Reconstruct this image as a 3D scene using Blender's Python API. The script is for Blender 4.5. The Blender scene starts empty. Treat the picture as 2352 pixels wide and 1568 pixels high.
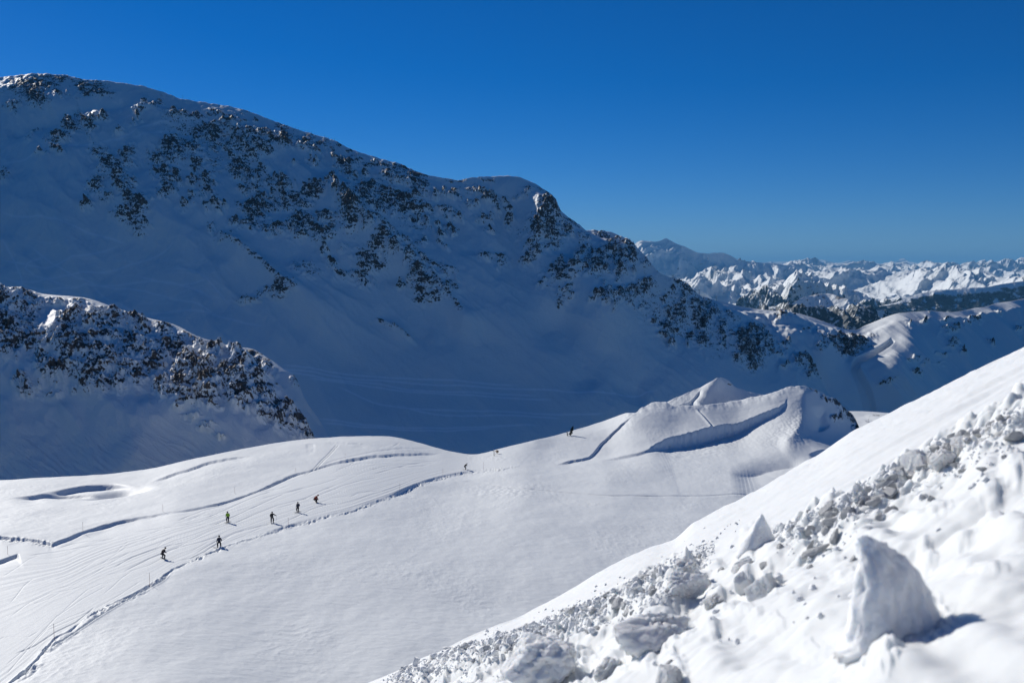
import bpy, bmesh, math, random
import numpy as np
from mathutils import Vector, Matrix

# ------------------------------------------------------------------ camera, sky, sun, exposure
PITCH = math.radians(4.2)
scene = bpy.context.scene
col = scene.collection
cam_data = bpy.data.cameras.new("camera")
cam_data.lens = 35.0
cam_data.sensor_width = 36.0
cam_data.clip_start = 0.05
cam_data.clip_end = 300000.0
cam_data.dof.use_dof = True
cam_data.dof.focus_distance = 60.0
cam_data.dof.aperture_fstop = 2.6
cam = bpy.data.objects.new("camera", cam_data)
cam.rotation_euler = (math.radians(90) - PITCH, 0, 0)
col.objects.link(cam)
scene.camera = cam

SUN_AZ = math.radians(-40)      # left of the viewing direction (+Y)
SUN_EL = math.radians(27)
world = bpy.data.worlds.new("World")
scene.world = world
world.use_nodes = True
wn = world.node_tree
sky = wn.nodes.new("ShaderNodeTexSky")
sky.sky_type = 'NISHITA'
sky.sun_disc = False
sky.sun_elevation = SUN_EL
sky.sun_rotation = SUN_AZ
sky.altitude = 3200
sky.air_density = 1.0
sky.dust_density = 0.5
sky.ozone_density = 6.0
bg = wn.nodes["Background"]
bg.inputs['Strength'].default_value = 0.052
hsv = wn.nodes.new("ShaderNodeHueSaturation"); hsv.inputs['Saturation'].default_value = 1.3
tint = wn.nodes.new("ShaderNodeMix"); tint.data_type = 'RGBA'; tint.blend_type = 'MULTIPLY'; tint.inputs[0].default_value = 1.0
tint.inputs[7].default_value = (0.95, 1.15, 1.42, 1)
wn.links.new(sky.outputs[0], hsv.inputs['Color']); wn.links.new(hsv.outputs[0], tint.inputs[6]); wn.links.new(tint.outputs[2], bg.inputs[0])
sun_data = bpy.data.lights.new("sun", 'SUN')
sun_data.energy = 4.8
sun_data.angle = math.radians(0.5)
sun_data.color = (1.0, 0.96, 0.89)
sun = bpy.data.objects.new("sun", sun_data)
sdir = Vector((math.sin(SUN_AZ) * math.cos(SUN_EL), math.cos(SUN_AZ) * math.cos(SUN_EL), math.sin(SUN_EL)))
sun.rotation_euler = sdir.to_track_quat('Z', 'Y').to_euler()
col.objects.link(sun)
scene.view_settings.view_transform = 'Standard'
scene.view_settings.look = 'None'
scene.view_settings.exposure = -0.10
scene.view_settings.gamma = 1.0
scene.cycles.max_bounces = 9
scene.cycles.diffuse_bounces = 6

# ------------------------------------------------------------------ survey helpers: a sighting (vx, vy) plus a distance gives a point of the land
FV = 35.0 / 36.0 * 2352.0
CX, CY = 1176.0, 784.0
CP, SP = math.cos(PITCH), math.sin(PITCH)
def slopes(vx, vy):
    xc = (np.asarray(vx, float) - CX) / FV
    yc = -(np.asarray(vy, float) - CY) / FV
    yy = CP + SP * yc
    return xc / yy, (-SP + CP * yc) / yy          # x/y , z/y
def world_pt(vx, vy, d):
    X, Z = slopes(vx, vy)
    d = np.asarray(d, float)
    return np.stack([X * d, d + 0 * X, Z * d], -1)
def project(P):
    x, y, z = P[..., 0], P[..., 1], P[..., 2]
    zc = y * CP - z * SP
    yc = y * SP + z * CP
    return CX + FV * x / zc, CY - FV * yc / zc

# ------------------------------------------------------------------ numeric noise
_rng = np.random.RandomState(7)
_perm = _rng.permutation(256); _perm = np.concatenate([_perm, _perm]).astype(np.int32)
_ga = _rng.rand(256) * 2 * math.pi
_gx, _gy = np.cos(_ga).astype(np.float32), np.sin(_ga).astype(np.float32)
def perlin(x, y, seed=0):
    x = np.asarray(x, float) + seed * 17.31; y = np.asarray(y, float) + seed * 9.73
    xf = np.floor(x); yf = np.floor(y)
    xi = (xf.astype(np.int64) & 255).astype(np.int32); yi = (yf.astype(np.int64) & 255).astype(np.int32)
    u = (x - xf).astype(np.float32); v = (y - yf).astype(np.float32)
    def g(ix, iy, dx, dy):
        h = _perm[_perm[ix & 255] + (iy & 255)]
        return _gx[h] * dx + _gy[h] * dy
    a = g(xi, yi, u, v); b = g(xi + 1, yi, u - 1, v)
    c = g(xi, yi + 1, u, v - 1); d = g(xi + 1, yi + 1, u - 1, v - 1)
    su = u * u * u * (u * (u * 6 - 15) + 10); sv = v * v * v * (v * (v * 6 - 15) + 10)
    return ((a + (b - a) * su) + ((c + (d - c) * su) - (a + (b - a) * su)) * sv) * 1.4
def fbm(x, y, octv=5, seed=0, gain=0.5):
    s = 0; a = 1.0; f = 1.0
    for k in range(octv):
        s = s + a * perlin(x * f, y * f, seed + k * 3.1)
        a *= gain; f *= 2.03
    return s
def ridged(x, y, octv=5, seed=0, gain=0.5):
    s = 0; a = 1.0; f = 1.0; w = 1.0
    for k in range(octv):
        n = 1 - np.abs(perlin(x * f, y * f, seed + k * 5.7))
        n = n * n * w
        w = np.clip(n * 1.6, 0, 1)
        s = s + a * n
        a *= gain; f *= 2.07
    return s
def cells(x, y, seed=0):
    """distance to the nearest and second nearest scattered point"""
    xf = np.floor(x); yf = np.floor(y)
    f1 = np.full(np.shape(x), 9.0, np.float32); f2 = f1.copy()
    for dx in (-1, 0, 1):
        for dy in (-1, 0, 1):
            cx = xf + dx; cy = yf + dy
            h = _perm[_perm[(cx.astype(np.int64) + seed * 31 & 255)] + (cy.astype(np.int64) & 255)]
            px = cx + (h * 0.6180339) % 1.0; py = cy + (h * 0.7548777 + 0.3) % 1.0
            d = np.hypot(px - x, py - y)
            f2 = np.minimum(f2, np.maximum(f1, d)); f1 = np.minimum(f1, d)
    return f1, f2
def sstep(a, b, x):
    t = np.clip((x - a) / (b - a), 0, 1)
    return t * t * (3 - 2 * t)
def curve(pts, x):
    """monotone-ish cubic through points, evaluated at x"""
    p = np.array(sorted(pts), float); X, Y = p[:, 0], p[:, 1]
    h = np.diff(X); dl = np.diff(Y) / h
    m = np.zeros(len(X)); m[0], m[-1] = dl[0], dl[-1]
    for i in range(1, len(X) - 1):
        if dl[i - 1] * dl[i] > 0:
            m[i] = 2 * dl[i - 1] * dl[i] / (dl[i - 1] + dl[i])
    x = np.asarray(x, float)
    i = np.clip(np.searchsorted(X, x) - 1, 0, len(X) - 2)
    t = (x - X[i]) / h[i]
    r = (Y[i] * (2 * t**3 - 3 * t**2 + 1) + h[i] * m[i] * (t**3 - 2 * t**2 + t)
         + Y[i + 1] * (-2 * t**3 + 3 * t**2) + h[i] * m[i + 1] * (t**3 - t**2))
    r = np.where(x < X[0], Y[0] + (x - X[0]) * m[0], r)
    return np.where(x > X[-1], Y[-1] + (x - X[-1]) * m[-1], r)
class Depth:
    """thin-plate spline of inverse distance over the sightings"""
    def __init__(self, ctrl, lam=2e-4):
        c = np.array(ctrl, float); self.p = c[:, :2] / 1000; self.m = np.mean(c[:, 2])
        v = self.m / c[:, 2]; n = len(c)
        r = np.hypot(*(self.p[:, None] - self.p[None]).transpose(2, 0, 1))
        K = np.where(r > 0, r * r * np.log(r + 1e-12), 0) + lam * np.eye(n)
        A = np.zeros((n + 3, n + 3)); A[:n, :n] = K; A[:n, n] = 1; A[:n, n + 1:] = self.p
        A[n, :n] = 1; A[n + 1:, :n] = self.p.T
        self.w = np.linalg.solve(A, np.concatenate([v, [0, 0, 0]]))
    def __call__(self, vx, vy):
        x = np.asarray(vx, float) / 1000; y = np.asarray(vy, float) / 1000
        s = self.w[-3] + self.w[-2] * x + self.w[-1] * y
        for (px, py), w in zip(self.p, self.w[:-3]):
            r2 = (x - px)**2 + (y - py)**2
            s = s + w * 0.5 * r2 * np.log(r2 + 1e-12)
        return self.m / np.maximum(s, 0.05)
def stroke(VX, VY, pts, fade=20.0, reach=110.0):
    """signed distance to a polyline (positive below it), run along it, and end fade"""
    p = np.array(pts, float)
    N = np.full(VX.shape, 1e4, np.float32); R = np.zeros(VX.shape, np.float32); F = np.zeros(VX.shape, np.float32)
    cm = ((VX.max(0) > p[:, 0].min() - reach) & (VX.min(0) < p[:, 0].max() + reach)).nonzero()[0]
    rm = ((VY.max(1) > p[:, 1].min() - reach) & (VY.min(1) < p[:, 1].max() + reach)).nonzero()[0]
    if len(cm) == 0 or len(rm) == 0: return N, R, F
    sl = (slice(rm[0], rm[-1] + 1), slice(cm[0], cm[-1] + 1))
    x = VX[sl].astype(np.float32); y = VY[sl].astype(np.float32)
    keep = (x > p[:, 0].min() - reach) & (x < p[:, 0].max() + reach) & (y > p[:, 1].min() - reach) & (y < p[:, 1].max() + reach)
    x = x[keep]; y = y[keep]
    best = np.full(x.shape, 1e9, np.float32); sg = np.ones(x.shape, np.float32); run = np.zeros(x.shape, np.float32)
    acc = 0.0
    order = np.argsort(x); xs_ = x[order]; x = xs_; y = y[order]
    for (x0, y0), (x1, y1) in zip(p[:-1], p[1:]):
        dx, dy = x1 - x0, y1 - y0; L2 = dx * dx + dy * dy; L = math.sqrt(L2)
        a = np.searchsorted(x, min(x0, x1) - reach); b = np.searchsorted(x, max(x0, x1) + reach)
        if b > a:
            ex = x[a:b] - np.float32(x0); ey = y[a:b] - np.float32(y0)
            t = np.clip((ex * dx + ey * dy) / L2, 0, 1)
            qx = ex - t * dx; qy = ey - t * dy
            d = qx * qx + qy * qy
            m = d < best[a:b]
            best[a:b][m] = d[m]
            sg[a:b][m] = np.sign(dx * qy[m] - dy * qx[m]) * (1 if dx >= 0 else -1)
            run[a:b][m] = acc + t[m] * L
        acc += L
    best = np.minimum(np.sqrt(best), 1e4)
    f = np.clip(run / fade, 0, 1) * np.clip((acc - run) / fade, 0, 1)
    f = f * f * (3 - 2 * f)
    def put(dst, v):
        u = np.empty_like(v); u[order] = v
        w = dst[sl]; w[keep] = u
    put(N, best * np.where(sg == 0, 1, sg)); put(R, run); put(F, f)
    return N, R, F
def smooth_line(pts, n=6):
    """densify a polyline with Catmull-Rom"""
    p = [pts[0]] + list(pts) + [pts[-1]]; out = []
    for i in range(1, len(p) - 2):
        a, b, c, d = (np.array(q, float) for q in p[i - 1:i + 3])
        for k in range(n):
            t = k / n
            out.append(tuple(0.5 * ((2 * b) + (c - a) * t + (2 * a - 5 * b + 4 * c - d) * t * t + (3 * b - a - 3 * c + d) * t**3)))
    out.append(tuple(pts[-1]))
    return out
def blobs(VX, VY, lst, region, warp=9.0):
    """soft union of ellipses given in a survey sheet's coordinates (ox, oy, scale)"""
    out = np.zeros(VX.shape, np.float32)
    ox, oy, s = region; K = 2352.0 / 2500.0
    if warp:
        u = VX * 0.8 + VY * 0.6; v = VY * 0.8 - VX * 0.6
        VXw = VX + warp * (perlin(u / 30, v / 16, 3) + 0.7 * perlin(u / 11, v / 7, 4)); VYw = VY + warp * (perlin(u / 28, v / 15, 5) + 0.7 * perlin(u / 12, v / 7, 6))
    else: VXw, VYw = VX, VY
    for b in lst:
        x, y, rx, ry = b[:4]; st = b[4] if len(b) > 4 else 1.0
        cx, cy = (ox + x * s) * K, (oy + y * s) * K; rx *= s * K * 1.15; ry *= s * K * 1.15
        m = (abs(VX[0] - cx) < rx * 2.2 + 1.5 * warp).nonzero()[0]
        if len(m) == 0: continue
        a, b_ = m[0], m[-1] + 1
        d2 = ((VXw[:, a:b_] - cx) / rx)**2 + ((VYw[:, a:b_] - cy) / ry)**2
        out[:, a:b_] = np.maximum(out[:, a:b_], st * np.exp(-d2 * 0.75))
    return out

# ------------------------------------------------------------------ object helpers
def tag(o, label=None, cat=None, group=None, kind=None):
    if label: o["label"] = label
    if cat: o["category"] = cat
    if group: o["group"] = group
    if kind: o["kind"] = kind
    return o
def link(name, me, mat=None, parent=None):
    o = bpy.data.objects.new(name, me); col.objects.link(o)
    if mat is not None and me is not None and len(me.materials) == 0: me.materials.append(mat)
    if parent is not None: o.parent = parent
    return o
def grid_mesh(name, P, attrs, mat):
    ny, nx, _ = P.shape
    me = bpy.data.meshes.new(name)
    me.vertices.add(ny * nx); me.vertices.foreach_set("co", P.reshape(-1).astype(np.float32))
    i = np.arange(ny * nx).reshape(ny, nx)
    q = np.stack([i[1:, :-1], i[1:, 1:], i[:-1, 1:], i[:-1, :-1]], -1).reshape(-1, 4)
    nf = len(q)
    me.loops.add(nf * 4); me.loops.foreach_set("vertex_index", q.reshape(-1).astype(np.int32))
    me.polygons.add(nf); me.polygons.foreach_set("loop_start", (np.arange(nf) * 4).astype(np.int32))
    me.update(calc_edges=True)
    me.polygons.foreach_set("use_smooth", np.ones(nf, bool))
    for k, v in attrs.items():
        at = me.attributes.new(k, 'FLOAT', 'POINT'); at.data.foreach_set("value", v.reshape(-1).astype(np.float32))
    me.materials.append(mat)
    return me

# ------------------------------------------------------------------ materials
def new_mat(name):
    m = bpy.data.materials.new(name); m.use_nodes = True
    return m, m.node_tree.nodes, m.node_tree.links, m.node_tree.nodes["Principled BSDF"]
def plain(name, c, rough=0.6, metal=0.0):
    m, n, l, b = new_mat(name)
    b.inputs["Base Color"].default_value = (*c, 1); b.inputs["Roughness"].default_value = rough
    b.inputs["Metallic"].default_value = metal
    tex = n.new("ShaderNodeTexNoise"); tex.inputs["Scale"].default_value = 14
    bp = n.new("ShaderNodeBump"); bp.inputs["Strength"].default_value = 0.25; bp.inputs["Distance"].default_value = 0.01
    l.new(tex.outputs[0], bp.inputs["Height"]); l.new(bp.outputs[0], b.inputs["Normal"])
    return m
SNOW = (0.80, 0.825, 0.82)
def snow_mat(name, bumps=(), rock=None, track=False, forest=False, stretch=(1, 1, 1), sss=False, base=None):
    """bumps: list of (scale, distance, detail); rock: noise scale (1/m)"""
    m, n, l, b = new_mat(name)
    b.inputs["Roughness"].default_value = 0.62
    b.inputs["Specular IOR Level"].default_value = 0.25
    if sss:
        b.inputs["Subsurface Weight"].default_value = 1.0
        b.inputs["Subsurface Radius"].default_value = (1.0, 1.1, 1.2)
        b.inputs["Subsurface Scale"].default_value = sss
    geo = n.new("ShaderNodeTexCoord")
    rot = n.new("ShaderNodeMapping"); rot.inputs["Scale"].default_value = stretch
    l.new(geo.outputs["Object"], rot.inputs["Vector"])
    prev = None
    for sc, dist, det in bumps:
        t = n.new("ShaderNodeTexNoise"); t.inputs["Scale"].default_value = sc; t.inputs["Detail"].default_value = det
        t.inputs["Roughness"].default_value = 0.6
        l.new(rot.outputs[0], t.inputs["Vector"])
        bp = n.new("ShaderNodeBump"); bp.inputs["Strength"].default_value = 1.0; bp.inputs["Distance"].default_value = dist
        l.new(t.outputs[0], bp.inputs["Height"])
        if prev: l.new(prev.outputs[0], bp.inputs["Normal"])
        prev = bp
    if prev: l.new(prev.outputs[0], b.inputs["Normal"])
    cur = n.new("ShaderNodeRGB"); cur.outputs[0].default_value = (*(base or SNOW), 1); cur = cur.outputs[0]
    def mix(fac, a, bcol):
        mx = n.new("ShaderNodeMix"); mx.data_type = 'RGBA'
        l.new(fac, mx.inputs[0]); l.new(a, mx.inputs[6])
        if isinstance(bcol, tuple): mx.inputs[7].default_value = (*bcol, 1)
        else: l.new(bcol, mx.inputs[7])
        return mx.outputs[2]
    def math_(op, a, c=None, clamp=False):
        q = n.new("ShaderNodeMath"); q.operation = op; q.use_clamp = clamp
        for k, v in enumerate((a, c)):
            if v is None: continue
            if isinstance(v, (int, float)): q.inputs[k].default_value = v
            else: l.new(v, q.inputs[k])
        return q.outputs[0]
    def attr(k):
        a = n.new("ShaderNodeAttribute"); a.attribute_name = k; return a.outputs["Fac"]
    if track:
        cur = mix(attr("track"), cur, (1.0, 1.0, 1.0))
    if rock:
        for nm, colr in (("rock", None),):
            t = n.new("ShaderNodeTexNoise"); t.inputs["Scale"].default_value = rock; t.inputs["Detail"].default_value = 5
            t.inputs["Roughness"].default_value = 0.62; t.inputs["Distortion"].default_value = 0.3
            l.new(geo.outputs["Object"], t.inputs["Vector"])
            t3 = n.new("ShaderNodeTexNoise"); t3.inputs["Scale"].default_value = rock * 0.34; t3.inputs["Detail"].default_value = 3
            mp = n.new("ShaderNodeMapping"); mp.inputs["Scale"].default_value = (0.6, 0.6, 1.7); mp.inputs["Rotation"].default_value = (0, math.radians(24), 0)
            l.new(geo.outputs["Object"], mp.inputs["Vector"]); l.new(mp.outputs[0], t3.inputs["Vector"])
            s = math_('ADD', math_('ADD', math_('MULTIPLY', attr("rock"), 1.0), math_('MULTIPLY', math_('SUBTRACT', t3.outputs[0], 0.52), 2.2)), math_('MULTIPLY', math_('SUBTRACT', t.outputs[0], 0.5), 3.6))
            fac = math_('MULTIPLY', math_('SUBTRACT', s, 0.56), 6.0, True)
            fac = math_('MULTIPLY', fac, math_('MULTIPLY', math_('SUBTRACT', attr("rock"), 0.12), 6.0, True))
            t2 = n.new("ShaderNodeTexNoise"); t2.inputs["Scale"].default_value = rock * 2.3; t2.inputs["Detail"].default_value = 3
            l.new(geo.outputs["Object"], t2.inputs["Vector"])
            rp = n.new("ShaderNodeValToRGB")
            rp.color_ramp.elements[0].position = 0.35; rp.color_ramp.elements[0].color = (0.022, 0.019, 0.018, 1)
            rp.color_ramp.elements[1].position = 0.7; rp.color_ramp.elements[1].color = (0.17, 0.125, 0.095, 1)
            l.new(t2.outputs[0], rp.inputs[0])
            cur = mix(fac, cur, rp.outputs[0])
    if forest:
        t = n.new("ShaderNodeTexNoise"); t.inputs["Scale"].default_value = forest; t.inputs["Detail"].default_value = 6
        t.inputs["Roughness"].default_value = 0.7
        l.new(geo.outputs["Object"], t.inputs["Vector"])
        s = math_('ADD', attr("wood"), math_('MULTIPLY', math_('SUBTRACT', t.outputs[0], 0.5), 1.6))
        fac = math_('MULTIPLY', math_('SUBTRACT', s, 0.45), 8.0, True)
        fac = math_('MULTIPLY', fac, math_('MULTIPLY', math_('SUBTRACT', attr('wood'), 0.1), 6.0, True))
        cur = mix(fac, cur, (0.012, 0.024, 0.034))
    l.new(cur, b.inputs["Base Color"])
    return m

def patch(crest, bottom, x0, x1, nx, ny, depth, back_len, back_drop, nb=14, ease=1.0, L0=None):
    """a piece of land: rows run from the crest (row nb) down to its foot; rows before nb fall away behind the crest"""
    xs = np.linspace(x0, x1, nx)
    cy = curve(crest, xs); by = curve(bottom, xs) if not callable(bottom) else bottom(xs)
    s = (np.linspace(0, 1, ny))**ease
    VX = np.repeat(xs[None], ny, 0); VY = cy[None] + (np.maximum(by - cy, 2))[None] * s[:, None]
    D = depth(VX, VY)
    P = world_pt(VX, VY, D)
    dc = D[0]; pc = P[0]
    k = (np.arange(nb, 0, -1) / nb)**2.0
    L = k[:, None] * back_len
    if L0 is None: L0 = back_len * 0.08
    PB = np.zeros((nb, nx, 3))
    PB[..., 0] = pc[None, :, 0] * (1 + L / dc); PB[..., 1] = pc[None, :, 1] + L
    PB[..., 2] = pc[None, :, 2] * (1 + L / dc) - back_drop * L * L / (L + L0)
    P = np.concatenate([PB, P], 0)
    VXa = np.concatenate([np.repeat(xs[None], nb, 0), VX]); VYa = np.concatenate([np.repeat(cy[None], nb, 0) - 0.01 * np.arange(nb, 0, -1)[:, None], VY])
    S = np.concatenate([-k[:, None] * np.ones((1, nx)), np.repeat(s[:, None], nx, 1)])
    return VXa, VYa, P, S

# ================================================================== THE LAND
T1 = (0, 150, .31891); T2 = (600, 250, .31891); T3 = (1200, 400, .31891); T4 = (1800, 550, .31891); T5 = (0, 650, .35072); T6 = (500, 650, .35072)
ROCK1 = [(270,130,90,45),(200,200,120,70),(330,200,90,70),(450,120,80,25),(540,135,60,15),(280,300,100,50),(350,330,50,40),(470,280,40,20),(110,370,40,30,.8),
(640,190,60,60),(750,200,60,50,.8),(760,250,80,25),(690,250,40,30),(1130,350,15,25),(1215,340,30,35),(1200,410,60,20,.7),(1090,440,25,20),(1080,490,15,10),
(1360,430,40,20),(1400,470,80,30,.8),(1510,465,50,20),(1650,415,50,30),(1700,440,30,20),(1765,500,50,40),(1860,510,20,20),(600,420,15,50,.7),(650,480,20,40,.7),
(550,500,35,20),(555,560,50,50),(590,600,30,30),(470,650,60,40),(510,680,50,20),(690,550,50,55),(760,530,50,20),(750,600,30,15),(845,520,25,30),(950,630,25,12),
(1070,550,20,15),(240,620,30,20,.6),(280,550,40,8,.7),(490,770,30,25),(360,790,40,10,.7),(770,760,40,40,.7),(840,800,50,30,.7),(870,860,60,50),(1000,800,50,50),
(990,850,30,30),(940,920,20,40),(950,960,60,40),(970,1055,50,40),(1050,1000,25,15),(790,970,25,30),(770,1030,50,40),(850,1110,35,15),(697,1150,28,22,1.5),
(1040,1140,50,40),(1100,1170,60,50),(1000,1230,80,35),(1060,1290,50,30),(940,1225,25,20),(1130,1280,30,15),(1350,720,60,50,1.2),(1480,750,50,50),(1240,810,60,40),
(1370,800,90,40),(1550,750,20,20),(1450,690,15,20),(1230,910,40,30),(1300,900,40,25),(1310,980,35,40),(1385,965,30,35),(1310,1060,60,30),(1540,860,35,30),
(1545,910,35,20),(1600,970,35,30),(1630,1020,40,20),(1505,975,35,20),(1625,1090,40,25),(1510,1100,30,20),(1450,1160,35,25),(1520,1015,15,15),(1510,600,50,45),
(1580,560,30,30),(1650,610,60,60,1.2),(1520,660,20,25),(1630,735,15,20),(1680,720,20,30),(1810,580,50,25),(1830,630,40,40),(1870,700,60,60),(1760,700,40,40,.8),
(1940,640,50,30),(2040,590,60,40),(2000,720,40,30),(2060,740,40,15),(1950,770,50,40,.8),(1800,780,20,20),(1850,840,60,50),(1830,900,40,30),(1920,930,30,50),
(2000,940,30,20),(1890,1020,30,20),(1680,1160,30,20),(1610,1190,20,15),(1710,1210,15,12),(1750,1170,20,15),(1830,1290,40,20),(1580,315,40,8),(1720,325,40,9),(1900,385,50,10,.8),
(40,900,40,30,.7),(20,940,20,20),(1640,1330,14,34,.6),(1740,1410,60,30,.5)]
ROCK2 = [(60,320,60,50),(150,290,70,50),(300,290,60,60,1.2),(230,350,40,40),(310,370,50,40,1.2),(150,430,60,30),(60,440,40,30),(110,490,20,20),(460,310,60,45),
(590,325,50,25),(460,390,50,20),(540,400,30,20),(650,295,12,8),(515,245,12,10),(700,320,15,20),(660,380,20,20),(790,375,25,15),(270,190,30,30),(80,140,15,12),
(740,500,40,50,1.2),(810,480,50,40),(700,440,20,30),(880,440,20,12),(780,540,30,20),(820,580,30,40),(865,630,30,20),(930,580,25,25),(960,455,15,10),(1000,495,100,18),
(1110,510,60,15),(1170,480,50,7,1.3),(1210,510,60,20,1.2),(1300,540,80,25),(1390,555,15,12),(1120,590,60,40),(1290,580,70,30),(1300,640,80,40),(1200,660,50,25),
(1350,690,60,30),(1390,655,12,12),(1620,600,55,8,1.3),(1840,590,40,10),(1520,690,20,12),(1610,695,35,18),(1570,740,50,15),(1470,750,35,12),(1735,670,40,30,.8),
(1820,680,25,15),(1860,730,60,25),(1720,790,30,20),(1770,770,20,15),(2000,740,20,15),(2020,780,20,20),(1530,855,35,25),(1620,880,30,25,.8),(1870,840,20,20,.8),
(1825,880,35,20),(1935,800,15,15),(2015,880,25,40,.8),(1870,965,30,15),(1560,970,40,25),(1580,1020,15,10),(1510,1040,30,20),(1480,980,15,15),(950,730,100,60),
(1080,740,60,40),(1100,780,100,30),(1220,800,80,30,1.2),(950,830,100,40),(1020,880,110,35),(1210,860,80,50),(1290,860,90,40),(1380,860,60,20),(1310,760,40,30),
(1100,840,60,30),(1140,930,15,30,.8),(1320,950,50,15),(1390,950,20,15),(405,545,20,15),(545,540,25,15),(575,485,20,12),(500,500,20,10),(690,680,25,30,1.4),
(720,760,20,40,1.2),(745,800,25,25,1.2),(660,720,30,15),(540,760,60,50,1.1),(480,760,20,12),(820,860,60,30),(840,910,50,30),(850,960,80,50,1.25),(830,1040,60,45),
(980,1060,25,30),(960,1010,20,20),(1090,1150,50,40,1.1),(1160,1220,50,30),(1190,1260,15,12),(1110,1060,60,30,.9),(1040,1000,40,20,.8),(1150,1100,30,30,.8),
(1240,1150,60,25,.8),(1360,1120,45,25,.8),(1280,1290,45,40,.8),(1380,1290,15,12),(1040,1200,60,40),(960,1250,70,50),(1000,1290,80,30),(880,1240,50,15,.8),
(920,1310,30,40),(880,1360,60,25),(920,1400,40,25),(1190,1425,22,15),(1340,1370,50,40),(1300,1400,40,20),(1370,1440,60,50,.9),(1420,1470,60,30,.9),(1360,1500,50,40),
(1500,1520,60,20,.8),(1450,1540,60,20,.8),(1570,1490,25,20),(1560,1340,50,40,.55),(1600,1390,30,20,.55),(1450,1380,40,10,.7),(110,570,60,30),(240,660,60,25),
(300,700,60,30),(350,700,30,12),(130,780,40,40),(80,830,90,50),(160,850,50,50),(220,760,20,40),(310,770,30,30),(370,810,80,40),(320,850,40,20),(460,850,50,25),
(230,830,40,40,.8),(80,930,60,40),(60,1000,70,30),(40,880,40,30),(40,600,30,60),(120,630,20,15),(100,700,30,20),(430,960,60,40,1.1),(480,1000,60,40),
(250,1040,70,35),(400,1030,90,35),(540,1040,60,30),(640,960,60,30),(680,1000,40,40,.8),(580,1090,50,40),(660,1080,50,40),(450,1090,60,20),(620,1140,20,30,.8),
(620,1200,20,30),(680,1310,30,30),(740,1370,35,25),(480,1350,80,50,.62),(500,1410,50,20,.55),(755,1180,20,15,.5),(260,1510,110,25),(300,1540,60,20),(270,1470,15,12),(50,1555,60,12),
(1830,1180,50,20,.8),(1950,1180,40,30,.8)]
ROCK3 = [(260,245,55,25),(300,205,20,12),(215,245,10,8),(150,320,15,15),(60,340,15,20),(110,270,15,15),(130,400,25,35),(75,700,40,30,.8),(20,245,20,20),(400,200,30,25,.9),
(490,275,30,35,1.3),(410,245,20,20),(470,340,40,30),(530,350,15,20),(450,420,70,50,1.2),(510,420,20,50,1.2),(430,480,60,40,1.1),(360,550,50,30,1.2),(460,540,60,40),
(470,590,70,30),(370,590,40,20),(310,620,40,30),(340,690,35,25,1.1),(270,710,40,25),(480,660,60,25,.9),(590,420,40,30),(640,470,30,40),(590,530,40,30),
(550,460,15,20),(600,580,30,20),(730,500,15,20),(740,600,30,20,.8),(690,620,20,40,.7),(980,630,50,15),(930,660,50,25),(1000,700,60,40),(920,740,60,40),
(1060,760,50,40),(1010,800,50,30,1.1),(950,810,20,50),(820,760,60,30),(870,810,30,20),(680,760,30,50),(720,720,30,30),(760,780,20,30,.8),(530,800,20,20),
(480,830,40,20,.8),(520,850,30,20),(530,900,50,35),(640,890,80,35),(660,850,20,15),(570,930,40,20),(800,870,60,50),(780,920,60,40),(860,900,50,30),
(990,900,40,40),(975,960,20,30),(1090,840,40,30),(1095,915,20,20),(1180,880,30,30,.8),(395,905,35,30,.9),(580,1020,50,30),(530,1010,20,15),(510,1080,20,12,.7),
(1190,700,40,30),(1240,780,40,40),(1270,820,20,30),(1290,880,20,10),(1200,740,40,20),(840,1120,40,30),(800,1130,20,20),(940,1100,60,40,.9),(1020,1110,70,50),
(1100,1050,50,40,.9),(1180,1030,50,40),(980,1160,60,30),(1080,1200,30,20),(1160,1160,20,35),(950,1230,20,10),(860,1020,20,20,.7),(900,1170,40,20,.8),
(1240,1270,15,15),(1330,1110,20,15),(1480,960,60,40),(1450,1010,60,40),(1500,1050,60,40),(1380,1060,20,10),(1640,1060,40,40,.8),(1640,1110,50,50,.9),
(1560,1160,40,50,.9),(1370,1200,50,30),(1430,1220,60,60),(1360,1230,30,20),(1470,1140,30,40),(1570,1220,30,40),(1620,1260,60,60),(1680,1200,30,60,.9),
(1350,1330,60,60),(1400,1340,40,30),(1320,1390,40,15),(1370,1440,20,40),(1520,1370,30,40,.9),(1620,1370,50,50),(1560,1010,80,20,.7),(1710,1160,40,50,.8),
(1760,1290,30,80,.8),(1770,1370,30,40,.8),(1830,1190,60,40,.7),(1900,1350,60,40),(1960,1310,50,50),(1960,1390,70,70,1.05),(2030,1280,60,50,.9),(2070,1350,50,50,.9),
(1900,1460,40,40),(2000,1500,60,50),(2120,1400,50,60,.8),(2100,1320,40,30,.8)]
ROCK4C = [(60,880,60,50),(110,800,40,30),(130,900,60,50),(40,950,40,30),(130,980,50,50),(120,1060,30,30),(310,990,50,15,.8),(480,1070,50,30),(560,1000,50,50),
(550,1090,50,60),(640,1040,40,40,.8),(570,1150,60,40),(550,1200,30,20),(670,1200,30,15,1.2),(370,1100,30,10,.8),(840,1255,30,20,1.3),(860,1190,30,20,.8),(920,1210,20,20,.8),
(380,940,40,25),(640,1110,40,30,.8),(200,960,40,50,.7),(760,1130,20,10,.8)]
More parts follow.
